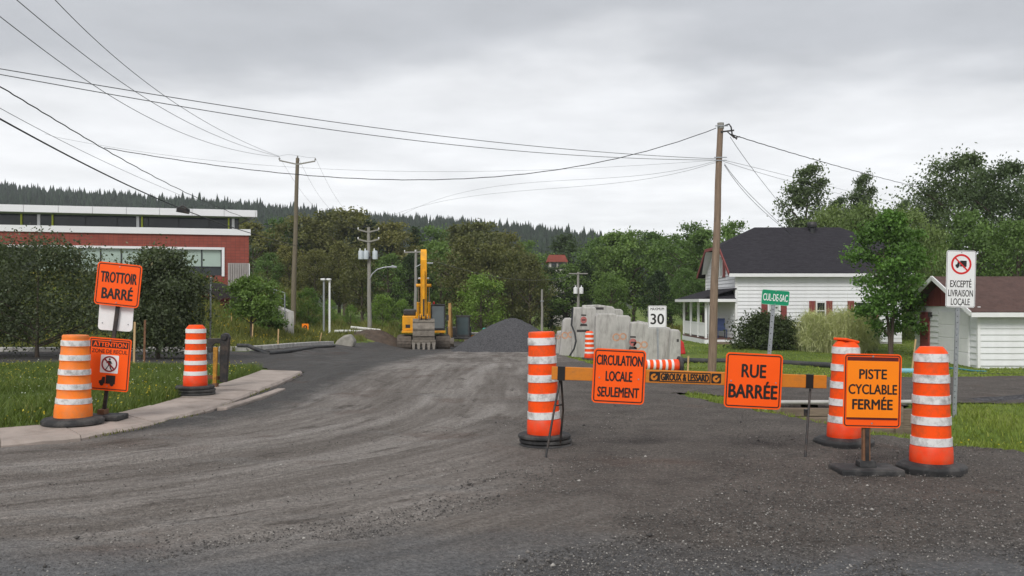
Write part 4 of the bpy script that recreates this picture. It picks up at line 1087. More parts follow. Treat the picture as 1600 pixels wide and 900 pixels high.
MB().prism_x([(.52, zf0 + .09), (2.0, cz1 + .0), (2.0, zf0 + .09)], -SL, -.2).build('soffit', pmat('greenish_soffit', (0.17, 0.22, 0.12), .6, .1, 2), rf)
fp = MB().box(0, 2.08, .38, .49, zf0, zf1).mesh('fascia_panel', FASCIA)
for k in range(14): put('fascia_panel', fp, rf, loc=(.45 - (k + 1) * 2.1, 0, 0), bevel=.015)
shear(MB().box(.54, .62, .38, 13, zf0, zf1)).build('fascia_panel', FASCIA, rf)
rp = MB()
for k in range(9): rp.box(-1.35 + k * .15, -1.35 + k * .15 + .11, -.32, -.24, base + .5, zs(412))
rp.box(-1.38, .02, -.24, -.16, base + .5, zs(411.5)).build('ribbed_panel', GREYRIB, school)
MB().beam((.03, -.28, base + .5), (.03, -.28, zs(412)), .06, .06).build('downspout', TRIMW, school)
# dark mulch bank
mb = MB(); n = 14
c0 = Vector((PX(346, 46), 46.5, 0))
vs = []
for i in range(n + 1):
    for j in range(7):
        x = c0.x + (i / n - .5) * 2.6; y = c0.y + (j / 6 - .4) * 3.0
        edge_ = math.sin(math.pi * i / n) * math.sin(math.pi * min(1, j / 6 * .9 + .05))
        vs.append((x, y, h1(x, y) - .08 + .85 * edge_ ** .6 + random.uniform(-.04, .04)))
fs = [(i*7+j, (i+1)*7+j, (i+1)*7+j+1, i*7+j+1) for i in range(n) for j in range(6)]
tag(mb.add(vs, fs).build('mulch_bed', pmat('dark_mulch', (0.018, 0.014, 0.013), .95, .4, 8, bump=.9, bscale=12), smooth=80), 'dark mulch heap between the crab apple and young tree', 'mulch')
# stair wall and railing
t = thing('stair_wall', 'sloping concrete stair wall with metal railing on the bank', 'stair', (0, 0, 0))
wa, wb = P(430, 478, 47.5), P(450, 487, 45.5)
pA, pB, pC = P(425, 477, 49), P(438, 482, 47), P(450, 487, 45.2)
mb = MB()
for a, b in ((pA, pB), (pB, pC)):
    za, zb = h1(a.x, a.y) - .4, h1(b.x, b.y) - .4
    d = Vector((.32, .0, 0))
    mb.add([(a.x, a.y, za), (b.x, b.y, zb), (b.x, b.y, b.z), (a.x, a.y, a.z), (a.x + .3, a.y, za), (b.x + .3, b.y, zb), (b.x + .3, b.y, b.z), (a.x + .3, a.y, a.z)],
           [(0, 1, 2, 3), (4, 7, 6, 5), (3, 2, 6, 7), (1, 5, 6, 2), (0, 3, 7, 4), (0, 4, 5, 1)])
o_ = mb.build('wall', CONC, t)
rl = MB(); q0, q1, q2 = pA + Vector((.15, 0, .9)), pB + Vector((.15, 0, .9)), pC + Vector((.15, 0, .85))
q2 = P(445, 458, 45.6); q0 = P(409, 446, 49.5); q1 = lerp_ = q0.lerp(q2, .55)
rl.tube([q0, q1, q2], .035, 8)
rl.build('handrail', GALV, t, smooth=60)
for q, zb in ((q1, pB.z), (q2, pC.z), (q0, q0.z - 1.1)):
    MB().cyl((q.x, q.y, zb - .3), (q.x, q.y, q.z), .03, n=8).build('rail_post', GALV, t)
mb = MB()
for f_ in (.35, .65):
    mb.tube([q0.lerp(Vector((q0.x, q0.y, q0.z - 1.0)), f_), q2.lerp(Vector((q2.x, q2.y, pC.z)), f_)], .012, 6)
mb.build('rail_wire', GALV, t)

# small far house with red roof in the wood
Yh = 104
a0 = P(858, 412, Yh)
t = thing('red_roofed_house', 'tiny white house with red roof among the far trees', 'house', (a0.x, Yh, 0))
zb_, ze_, zr_ = CH + (HY - 440)/F*Yh, CH + (HY - 408)/F*Yh, CH + (HY - 400)/F*Yh
MB().box(0, 1.9, 0, 3, -2.3, ze_).box(1.7, 3.6, .5, 3, -2.3, CH + (HY - 419)/F*Yh).build('wall', pmat('far_cream_wall', (.52, .50, .45), .7, .08, 1), t)
MB().prism([(-.3, ze_ - .1), (2.2, ze_ - .1), (1.8, zr_ + .12), (.0, zr_ + .12)], -.3, 3.3).build('roof', pmat('red_roof_metal', (0.30, 0.075, 0.055), .7, .15, 2), t)
for xw in (.25, 1.05): MB().box(xw, xw + .6, -.06, -.01, ze_ - .9, ze_ - .2).build('window', GLASSDARK, t)
# ------------------------------------------------------------------ construction drums
DRUMG = 'striped construction drums'
def drum(label, loc, H=1.1, rt=.15, rb=.19, base='octagon', body=None, foot=None, band=None, lean=(0, 0), rotz=0.0, ridged=False, cap='cone', bw=.11, base_r=.31, base_tilt=0.0):
    body = body or ORANGE2; foot = foot or ORANGERED; band = band or BAND
    t = thing('construction_drum', label, 'drum', loc, (0, 0, rotz), DRUMG)
    zb = {'octagon': .095, 'rings': .155, 'tyre': .10, 'none': 0}[base]
    up = Euler((lean[0], lean[1], 0)).to_matrix().to_4x4()
    def L(m): return MB().add([up @ Vector(v) for v in m.v], m.f, 0) if (lean[0] or lean[1]) else m
    rr_ = lambda z: rb + (rt - rb) * (z - zb) / (H - zb)
    f0 = .17                                   # height of the foot section
    prof = []
    nseg = 9
    zs_ = zb + f0
    unit = (H - .06 - zs_) / (5 * .43 + 4 * .57)
    lev = [zs_]
    for i in range(nseg): lev.append(lev[-1] + unit * (.43 if i % 2 == 0 else .57))
    prof.append((rr_(zs_), zs_ - .004))
    for i in range(nseg):
        za, z2 = lev[i], lev[i + 1]
        off = .006 if (ridged and i % 2 == 0) else 0
        prof += [(rr_(za) + off, za + .004), (rr_(z2) + off, z2 - .004)]
        if ridged and i % 2 == 1: prof += [(rr_(z2) + .009, z2 - .003), (rr_(z2) + .009, z2 + .003)]
    if cap == 'cone': prof += [(rt, H - .055), (rt * .78, H - .012), (rt * .70, H), (.01, H + .002)]
    else: prof += [(rt, H - .05), (rt * 1.03, H - .02), (rt * .97, H), (rt * .85, H + .002), (.01, H - .01)]
    L(MB().lathe(prof, 28)).build('drum_body', body, t, smooth=35)
    L(MB().lathe([(rb * .98, zb - .02), (rr_(zb) + .010, zb), (rr_(zb + .05) + .012, zb + .06), (rr_(zs_) + .012, zs_ - .02), (rr_(zs_) + .004, zs_ - .002), (.02, zs_ - .001)], 28)).build('drum_foot', foot, t, smooth=35)
    for i in range(5):
        z0 = lev[2 * i] + .004; z1 = lev[2 * i + 1] - .004
        L(MB().lathe([(rr_(z0) - .01, z0 - .001), (rr_(z0) + .0085, z0), (rr_(z1) + .0085, z1), (rr_(z1) - .01, z1 + .001)], 28, closed=False)).build('reflective_band', band, t, smooth=35)
    bt = Euler((base_tilt, 0, 0)).to_matrix().to_4x4()
    if base == 'octagon':
        MB().lathe([(base_r * 1.02, 0), (base_r * 1.04, .06), (base_r * .97, .085), (rb + .05, .105), (rb * .8, .105)], 8, ph=.39).build('rubber_base', RUBBER, t, bevel=.008)
    elif base == 'tyre':
        MB().lathe([(base_r * .9, 0), (base_r * 1.03, .02), (base_r * 1.04, .06), (base_r * .96, .09), (base_r * .7, .105), (rb * .9, .10)], 24).build('rubber_base', RUBBER, t, smooth=50)
    elif base == 'rings':
        for k in range(3):
            z0 = k * .053; c = (random.uniform(-.02, .02), random.uniform(-.015, .015), z0)
            MB().lathe([(rb * .95, .0), (base_r * .95, .0), (base_r, .014), (base_r, .036), (base_r * .95, .05), (rb * .95, .05)], 28, c).build('rubber_ring', RUBBER, t, smooth=40)
    return t
g = Vector((PX(114, 11.3), 11.3, .105)); sc_ = F / g.y
drum('faded orange drum with torn bands in front of sidewalk sign', g, (667 - 527) / sc_ * 1.0, .155, .215, 'tyre', ORANGE3, ORANGE3, BAND, lean=(0, R(1.8)), ridged=True, cap='flat', base_r=.355)
g = Vector((PX(305, 14.9), 14.9, .11)); sc_ = F / g.y
d2 = drum('clean bright drum on stacked rubber rings by the lawn', g, (618 - 509) / sc_, .155, .185, 'rings', ORANGE2, ORANGERED, BANDCLEAN, base_r=.315, lean=(0, R(.6)))
g = G(851, 699); sc_ = F / g.y
drum('dented drum on black rubber rings at the barrier end', g, (699 - 519) / sc_, .148, .185, 'rings', ORANGE2, ORANGERED, BAND, lean=(0, R(-1.6)), base_r=.30, cap='flat')
g = G(1318, 697); sc_ = F / g.y
d4 = drum('drum with crooked top behind the bicycle path sign', g, (697 - 534) / sc_, .145, .178, 'octagon', ORANGE2, ORANGERED, BAND, lean=(0, R(1.6)), base_r=.33, rotz=.2)
MB().obox((.03, -.01, (697 - 534) / sc_ + .01), (.21, .20, .03), (0, R(11), .2)).build('loose_lid', ORANGE2, d4, bevel=.01)
g = G(1455, 739); sc_ = F / g.y
drum('nearest drum on grey octagonal base beside the ditch', g, (739 - 543) / sc_, .148, .188, 'octagon', ORANGE2, ORANGERED, BAND, base_r=.315, rotz=.1)
gx = PX(921, 33.6)
g = Vector((gx, 33.6, h1(gx, 33.6)))
drum('small far drum standing against the concrete blocks', g, 1.1, .155, .185, 'octagon', ORANGE2, ORANGERED, BANDCLEAN)
# drum lying on its side
gx = PX(1064, 27.2)
t = drum('drum lying on its side below the concrete blocks', (gx, 27.2, h1(gx, 27.2) + .22), 1.15, .15, .19, 'octagon', ORANGE2, ORANGERED, BANDCLEAN, base_r=.30)
t.rotation_euler = (0, R(-88), R(8))

# ------------------------------------------------------------------ signs
def panel(parent, w_, h_, face, cx=0, cz=0, y=0, r=.04, border=None, bw=.012, inset=.014, back=GALV, name='sign_panel', th=.006):
    """flat sign plate facing -y; returns the plate and the y of its face"""
    mb = MB().prism(rrect(w_, h_, r, 5, cx, cz), y - th, y, 0)
    p = mb.build(name, face, parent)
    if border:
        a, b = w_ - 2 * inset, h_ - 2 * inset
        MB().frame(rrect(a, b, max(r - inset, .006), 5, cx, cz), rrect(a - 2*bw, b - 2*bw, max(r - inset - bw, .004), 5, cx, cz), y - th - .0015, y - th - .0002).build('border', border, p)
    return p, y - th - .0004
def bolts(parent, pts, y):
    mb = MB()
    for x, z in pts: mb.cyl((x, y, z), (x, y - .006, z), .008, n=8)
    mb.build('bolt', GALV, parent)
def textlines(parent, lines, y, mat, bold=.03):
    for txt, wd, hh, cx, cz in lines:
        acc = 1.30 if any(c in 'ÉÈ' for c in txt) else 1.0
        lettering(parent, txt, wd, hh * acc, mat, y - .0015, cx, cz + hh * (acc - 1) / 2, bold)
def truck(mb, cx, cz, s, y0, y1, flip=1):
    q = lambda pts: [(cx + flip * x * s, cz + z * s) for x, z in pts]
    mb.prism(q([(-.12, -.22), (.5, -.22), (.5, .34), (-.12, .34)]), y0, y1)
    mb.prism(q([(-.55, -.22), (-.16, -.22), (-.16, .22), (-.34, .22), (-.40, .0), (-.55, -.04)]), y0, y1)
    for wx in (-.36, .30):
        mb.prism([(cx + flip * wx * s + .13 * s * math.cos(a), cz - .24 * s + .13 * s * math.sin(a)) for a in np.linspace(0, 6.283, 19)[:-1]], y0 - .0004, y1)
    return mb

# stacked signs on a leaning post by the sidewalk
g = Vector((PX(170, 11.75), 11.75, .105))
sc_ = F / g.y
t = thing('sidewalk_sign_stand', 'two stacked orange warning signs on a leaning post by the sidewalk', 'sign', g, (0, 0, 0))
lean = math.atan2((181 - 158) , (655 - 480))
ml = Matrix.Rotation(lean, 4, 'Y')
post_len = (655 - 425) / sc_
MB().beam(ml @ Vector((-.09, .03, .05)), ml @ Vector((-.09, .03, post_len)), .045, .03).build('post', BLACKSTEEL, t)
MB().box(-.46, -.14, -.16, .16, 0, .07).box(-.14, .20, -.2, .16, .0, .075).build('rubber_base', RUBBER, t, bevel=.02)
MB().box(-.13, -.04, -.05, .09, .06, .14).build('socket', RUST, t)
# each plate is built upright and turned as a part
def plate(parent, px, py, tilt, y, w_, h_, face, border, r=.05, name='sign_panel', bw=.012, inset=.016):
    p, yf = panel(parent, w_, h_, face, 0, 0, 0, r, border, bw, inset, name=name)
    p.location = ((px - 800) / F * g.y - g.x, y, CH + (HY - py) / F * g.y - g.z)
    p.rotation_euler = (0, tilt, 0)
    return p, yf
pa, yf = plate(t, 186, 445, R(6), -.02, 70 / sc_, 67 / sc_, ORANGE, INK)
pa['label'] = 'upper orange sign reading sidewalk closed'
textlines(pa, [('TROTTOIR', .47, .138, 0, .09), ('BARRÉ', .40, .132, .0, -.125)], yf, INK)
bolts(pa, [(0, .235), (0, -.235)], yf)
pb, yf = plate(t, 178, 494, R(4), .065, 54 / sc_, 46 / sc_, SIGNWHITE, None, name='blank_white_panel')
bolts(pb, [(-.17, -.1), (.17, -.1)], yf)
pc, yf = plate(t, 172, 569, R(4.5), -.035, 66 / sc_, 82 / sc_, ORANGE, INK, r=.03)
pc['label'] = 'lower orange sign with pedestrian ban and truck symbol'
hh_ = 82 / sc_; ww = 66 / sc_
MB().prism(rrect(ww * .86, .085, .006, 2, 0, hh_ / 2 - .085), yf - .0015, yf).build('title_bar', INK, pc)
textlines(pc, [('ATTENTION', ww * .78, .058, 0, hh_ / 2 - .085)], yf - .0015, ORANGE)
textlines(pc, [('ZONE DE RECUL', ww * .84, .05, 0, hh_ / 2 - .175)], yf, INK, .015)
MB().prism(rrect(.235, .235, .012, 3, .01, .005), yf - .0015, yf).build('pictogram_field', SIGNWHITE, pc)
mb = MB().ring(.085, .105, yf - .003, yf - .0016, (.01, .005)).prism([(.01 + x, .005 + z) for x, z in ((-.07, .055), (-.055, .07), (.07, -.055), (.055, -.07))], yf - .0034, yf - .003)
mb.build('ban_ring', MAROON, pc)
mb = MB()
mb.prism([(.01 + .014 * math.cos(a), .068 + .014 * math.sin(a)) for a in np.linspace(0, 6.28, 15)[:-1]], yf - .0028, yf - .0016)
mb.prism([(-.008, .05), (.025, .05), (.03, .0), (.022, -.01), (-.006, -.01), (-.012, .02)], yf - .0028, yf - .0016)
mb.prism([(-.004, -.01), (.012, -.01), (-.01, -.04), (-.03, -.078), (-.045, -.072), (-.022, -.04)], yf - .0028, yf - .0016)
mb.prism([(.008, -.01), (.022, -.01), (.035, -.045), (.05, -.07), (.037, -.078), (.02, -.048)], yf - .0028, yf - .0016)
mb.prism([(.022, .045), (.03, .04), (.048, .01), (.04, .004), (.024, .03)], yf - .0028, yf - .0016)
mb.prism([(-.008, .048), (-.0, .04), (-.028, .012), (-.034, .018)], yf - .0028, yf - .0016)
mb.build('walker_symbol', INK, pc)
truck(MB(), 0, -hh_ / 2 + .135, .2, yf - .002, yf - .0003).build('truck_symbol', INK, pc)
bolts(pc, [(0, hh_/2 - .03), (0, -hh_/2 + .06)], yf)

# black hinged frame with yellow bar, behind the clean drum
g = Vector((PX(342, 16.3), 16.3, .11))
t = thing('steel_frame', 'black steel hinged frame with worn yellow bar behind the clean drum', 'machine part', g)
k_ = 16.3 / F
q = lambda px, py: ((px - 342) * k_, CH + (HY - py) * k_ - .11)
MB().prism([q(344, 597), q(355, 597), q(359, 534), q(360, 527), q(357, 521), q(352, 520), q(346, 523), q(345, 534)], -.05, .05).build('plate', BLACKSTEEL, t, bevel=.012)
mb = MB()
mb.prism([q(322, 529), q(345, 529), q(347, 535), q(344, 537), q(333, 537), q(330, 541), q(333, 545), q(326, 550), q(321, 547)], .06, .12)
mb.cyl((q(352, 527)[0], -.08, q(352, 527)[1]), (q(352, 527)[0], .14, q(352, 527)[1]), .05, n=14)
mb.cyl((q(327, 547)[0], .02, q(327, 547)[1]), (q(327, 547)[0], .18, q(327, 547)[1]), .05, n=14)
mb.build('hinge_arm', BLACKSTEEL, t, bevel=.008)
MB().prism([q(335, 609), q(340, 609), q(343, 542), q(336, 542)], -.11, -.055).build('yellow_bar', pmat('worn_yellow_paint', (0.42, 0.20, 0.02), .7, .25, 10, dirt=(0.10, .05, .03), dirt_amt=.9, dscale=12), t, bevel=.006)
MB().prism([q(332, 614), q(342, 614), q(342, 598), q(335, 598)], -.14, .0).build('foot', RUST, t, bevel=.006)
MB().prism([q(320, 592), q(344, 594), q(344, 588), q(320, 586)], .02, .06).build('cross_bar', RUST, t)

# ------------------------------------------------------------------ barrier with two signs
gl, gr = G(868, 700), G(1258, 717)
gl = Vector((PX(868, 9.75), 9.75, 0)); gr = Vector((PX(1262, 9.45), 9.45, 0))
t = thing('road_barrier', 'orange plank barrier carrying two orange signs across the street', 'barrier', (0, 0, 0))
bY = 9.6
zb = lambda py: CH + (HY - py) / F * bY
bl, br_ = (PX(862, bY), zb(583)), (PX(1292, bY), zb(597))
slope = math.atan2(br_[1] - bl[1], br_[0] - bl[0])
L = math.hypot(br_[0] - bl[0], br_[1] - bl[1])
bd = MB().box(0, L, 0, .04, -.07, .07).build('plank', BOARD, t, bevel=.006)
bd.location = (bl[0], bY, bl[1]); bd.rotation_euler = (0, -slope, 0)
at = lambda px: (px - 862) / 430 * L
for px in (877, 1265):
    MB().box(at(px) - .04, at(px) + .04, -.006, .046, -.075, .075).build('black_strap', INK, bd)
# supports: thin steel legs
def Q(px, py, y): return Vector(((px - 800) / F * y, y, CH + (HY - py) / F * y))
lg = MB().tube([Q(875, 594, bY + .06), Q(866, 640, bY - .1), Vector((PX(852, 9.35), 9.35, .0))], .012, 8).tube([Q(877, 594, bY + .06), Q(880, 640, bY + .2), Vector((PX(874, 10.0), 10.0, 0))], .012, 8)
lg.tube([Q(866, 634, bY - .08), Q(879, 632, bY + .2)], .009, 6).build('leg', BLACKSTEEL, t, smooth=60)
MB().tube([Q(1266, 608, bY + .05), Vector((PX(1258, 9.42), 9.42, 0))], .013, 8).box(PX(1261, bY) - .02, PX(1261, bY) + .02, bY - .0, bY + .05, zb(650), zb(640)).build('leg', BLACKSTEEL, t, smooth=60)
# maker's mark stencilled on the plank
ya = -.0012
x0, x1 = at(1032), at(1108)
MB().frame([(x0 - .015, -.055), (x1 + .015, -.055), (x1 + .015, .055), (x0 - .015, .055)], [(x0 - .004, -.044), (x1 + .004, -.044), (x1 + .004, .044), (x0 - .004, .044)], ya - .001, ya).build('name_frame', INK, bd)
put('lettering', text_mesh('GIROUX & LESSARD', x1 - x0 - .012, .074, INK, ya - .0015, (x0 + x1) / 2, 0, .05), bd)
for px in (1022, 1119):
    c = at(px)
    mb = MB().frame(rrect(.105, .105, .012, 5, c, 0), [(c + .037 * math.cos(R(x)), -.004 + .037 * math.sin(R(x))) for x in np.linspace(0, 360, 25)[:-1]], ya - .0012, ya)
    mb.prism([(c + .012 * math.cos(R(x)), -.004 + .012 * math.sin(R(x))) for x in np.linspace(0, 360, 13)[:-1]], ya - .0012, ya)
    mb.prism([(c + .004, .004), (c + .012, -.004), (c + .052, .03), (c + .052, .052), (c + .04, .052)], ya - .0016, ya - .0004)
    mb.build('maker_emblem', INK, bd)
# hung sign plates
def barrier_sign(pxc, pyc, w_, h_, lines):
    y = bY - .012
    p, yf = panel(bd, w_, h_, ORANGE, 0, 0, 0, .045, INK, .012, .016)
    wx, wz = PX(pxc, y) - bl[0], zb(pyc) - bl[1]
    p.location = (wx * math.cos(slope) + wz * math.sin(slope), -.012, -wx * math.sin(slope) + wz * math.cos(slope))
    p.rotation_euler = (0, R(1.0), 0)
    textlines(p, lines, yf, INK)
    return p, yf
s_ = bY / F
p, yf = barrier_sign(967, 588, 82 * s_, 85 * s_, [('CIRCULATION', .49, .106, 0, .170), ('LOCALE', .28, .104, 0, .0), ('SEULEMENT', .44, .104, 0, -.170)])
p['label'] = 'orange sign reading local traffic only'
bolts(p, [(-.21, -.02), (.21, -.02)], yf)
p, yf = barrier_sign(1177, 595, 89 * s_, 86 * s_, [('RUE', .255, .138, 0, .105), ('BARRÉE', .515, .138, 0, -.115)])
p['label'] = 'orange sign reading street closed'
bolts(p, [(-.24, -.01), (.24, -.01)], yf)

# ------------------------------------------------------------------ bicycle path sign
g = G(1353, 741); sc_ = F / g.y
t = thing('bicycle_path_sign', 'yellow-orange bicycle path closed sign on low rubber stand', 'sign', g)
MB().box(-.30, .30, -.19, .19, 0, .075).build('rubber_base', RUBBER, t, bevel=.02)
MB().prism_x([(-.07, .074), (.07, .074), (.05, .13), (-.05, .13)], -.08, .08).build('socket', RUBBER, t, bevel=.008)
MB().box(-.035, .035, -.02, .02, .08, .62).build('post', RUST, t)
MB().box(-.015, .02, -.03, -.021, .1, .55).build('post_rib', BLACKSTEEL, t)
zc = CH + (HY - 610) / F * g.y - g.z
ww, hh_ = 90 / sc_, 115 / sc_
p, yf = panel(t, ww, hh_, ORANGE, .03, zc, -.03, .04, INK, .010, .012)
p.rotation_euler = (0, R(1.2), 0)
MB().prism([(.03 - ww*.44, zc - hh_*.39), (.03 + ww*.44, zc - hh_*.39), (.03 + ww*.44, zc + hh_*.455), (.03 - ww*.44, zc + hh_*.455)], yf - .004, yf - .0015).build('backing_sheet', pmat('dark_red_backing', (.10, .008, .008), .5, .3, 6), p)
w2, h2 = 80 / sc_, 88 / sc_
p2 = MB().box(.03 - w2/2, .03 + w2/2, yf - .010, yf - .0042, zc + .015 - h2/2, zc + .015 + h2/2).build('cover_sheet', YORANGE, p)
y2 = yf - .0102
for txt, wd, z_ in (('PISTE', .26, .145), ('CYCLABLE', .46, .0), ('FERMÉE', .38, -.145)):
    acc = 1.3 if 'É' in txt else 1
    put('lettering', text_mesh(txt, wd, .092 * acc, INK, y2 - .0015, .03, zc + .015 + z_ + .092 * (acc - 1) / 2, .028), p)
bolts(p, [(.03, zc + hh_ * .465), (.03, zc - hh_ * .44)], yf)

# ------------------------------------------------------------------ permanent signs
def post_u(mb, p0, p1, w_=.05): return mb.beam(p0, p1, w_, .03)
# no trucks except local delivery
Yd = 13.6; gx = PX(1491, Yd); gz = h1(gx, Yd)
t = thing('no_trucks_sign', 'white no-trucks sign on tall steel post in the ditch', 'sign', (gx, Yd, gz))
sc_ = F / Yd; top = CH + (HY - 392) / sc_ - gz
mid_z = CH + (HY - 436) / sc_ - gz
MB().beam((0, .02, -.3), ((1500 - 1491) / sc_, .02, top - .02), .055, .03).build('post', GALV, t)
mb = MB()
for k in range(26): mb.cyl((.0 + (9 / sc_) * k / 26, .0049, .1 + k * .095), ((9 / sc_) * k / 26, .0035, .1 + k * .095), .008, n=6)
mb.build('post_hole', MACHBLK, t)['kind'] = 'stuff'
ww, hh_ = 46 / sc_, 89 / sc_
p, yf = panel(t, ww, hh_, SIGNWHITE, 0, 0, 0, .035, INK, .005, .008)
p.location = ((1501 - 1491) / sc_, -.002, mid_z); p.rotation_euler = (0, R(1.5), 0)
MB().ring(.125, .155, yf - .002, yf - .0003, (0, .225)).prism([(x, .225 + z) for x, z in ((-.10, .085), (-.085, .10), (.10, -.085), (.085, -.10))], yf - .0035, yf - .0021).build('ban_ring', RED, p)
truck(MB(), 0.0, .225, .16, yf - .002, yf - .0004).build('truck_symbol', INK, p)
textlines(p, [('EXCEPTÉ', .32, .10, 0, -.075), ('LIVRAISON', .375, .10, 0, -.215), ('LOCALE', .285, .10, 0, -.345)], yf, INK, .01)
bolts(p, [(0, .405), (0, -.40)], yf)
# dead-end sign
Yd = 13.75; gx = PX(1190, Yd); gz = h1(gx, Yd)
gz = h1(gx, Yd)
t = thing('dead_end_sign', 'small green dead-end sign on leaning perforated post', 'sign', (gx, Yd, gz)); sc_ = F / Yd
ptop = ((1210 - 1190) / sc_, CH + (HY - 456) / sc_ - gz)
MB().beam((0, 0, -.3), (ptop[0], 0, ptop[1]), .055, .03).build('post', GALV, t)
mb = MB()
for k in range(22): mb.cyl((ptop[0] * (k + 1) / 23, -.0155, ptop[1] * (k + 1) / 23), (ptop[0] * (k + 1) / 23, -.017, ptop[1] * (k + 1) / 23), .009, n=6)
mb.build('post_hole', MACHBLK, t)['kind'] = 'stuff'
p, yf = panel(t, 43 / sc_, 23 / sc_, GREEN, 0, 0, 0, .025, None)
MB().frame(rrect(43/sc_, 23/sc_, .025), rrect(43/sc_ - .012, 23/sc_ - .012, .02), yf - .001, yf).build('border', pmat('pale_green_edge', (.2, .5, .35), .4), p)
p.location = (ptop[0] + .01, -.017, CH + (HY - 465) / sc_ - gz); p.rotation_euler = (0, R(4.5), 0)
textlines(p, [('CUL-DE-SAC', .375, .108, 0, 0)], yf, SIGNWHITE, .01)
bolts(p, [(0, .10), (0, -.10)], yf)
# speed limit
Yd = 28.5; gx = PX(1029, Yd); gz = h1(gx, Yd)
t = thing('speed_limit_sign', 'white maximum 30 speed sign in front of concrete blocks', 'sign', (gx, Yd, gz)); sc_ = F / Yd
MB().beam((0, .02, -.3), (-2 / sc_, .02, CH + (HY - 482) / sc_ - gz), .06, .035).build('post', GALV, t)
p, yf = panel(t, 29 / sc_, 35 / sc_, SIGNWHITE, 0, 0, 0, .04, INK, .010, .012)
p.location = (-2 / sc_, 0, CH + (HY - 495) / sc_ - gz)
textlines(p, [('MAXIMUM', .43, .085, 0, .25), ('30', .42, .33, 0, -.07)], yf, INK, .02)
# little orange marker sign at the wood edge
Yd = 56; gx = PX(477, Yd); gz = h1(gx, Yd); sc_ = F / Yd
t = thing('marker_sign', 'tiny orange work sign on the grass by the twin white posts', 'sign', (gx, Yd, gz))
zc = CH + (HY - 511) / sc_ - gz
p, yf = panel(t, .42, .42, YORANGE, 0, zc, 0, .04, None)
MB().ring(.05, .12, yf - .002, yf, (0, zc), 12).build('symbol', INK, p)
MB().box(-.02, .02, .002, .03, -.1, zc).build('post', GALV, t)

# ------------------------------------------------------------------ stakes and posts
STK = [(209, 546, 503, 24.0, 'wooden stake in the lawn under the smaller crab apple, further from drum'), (225, 548, 500, 24.0, 'reddish stake in the lawn under the smaller crab apple, nearer the clean drum'),
       (361, 512, 494, 43, 'short stake on the bank left of the young tree'), (394, 530, 506, 39.8, 'stake beside the young tree trunk'),
       (434, 538, 514, 37.5, 'stake alone in the middle of the grassy bank'), (498, 534, 520, 45, 'leaning stake near the end of the grassy bank'), (944 + 130, 580, 556, 27.0, 'thin stake beside the lying drum'),
       (1424, 560, 530, 31, 'leaning stake in front of the garage')]
for px, pb, pt_, Yd, lab in STK:
    gx = PX(px, Yd); gz = h1(gx, Yd)
    zt = max(CH + (HY - pt_) / F * Yd, gz + .35)
    o = MB().beam((0, 0, -.15), (.03 * (1 if 'leaning' not in lab else 5), 0, zt - gz), .05, .03).build('wooden_stake', STAKE if 'reddish' not in lab else RUST, loc=(gx, Yd, gz))
    tag(o, lab, 'stake', 'survey stakes')
Yd = 27.5; gx = PX(328, Yd); gz = h1(gx, Yd)
o = MB().beam((0, 0, -.1), (.03, 0, CH + (HY - 433) / F * Yd - gz), .045, .03).build('metal_post', GALV, loc=(gx, Yd, gz))
tag(o, 'thin bare galvanised post behind the clean drum', 'post')
for px, pt_, lab in ((506, 438, 'left one of the twin white posts with lamp boxes'), (515, 438, 'right one of the twin white posts with lamp boxes')):
    Yd = 58; gx = PX(px, Yd); gz = h1(gx, Yd); zt = CH + (HY - pt_) / F * Yd - gz
    t = thing('white_post', lab, 'post', (gx, Yd, gz), group='twin white posts')
    MB().cyl((0, 0, -.2), (0, 0, zt), .075, .065, 10).build('shaft', GALV if px == 506 else TRIMW, t, smooth=50)
    MB().box(-.16, .10, -.25, .12, zt, zt + .12).build('lamp_box', TRIMW, t, bevel=.02)

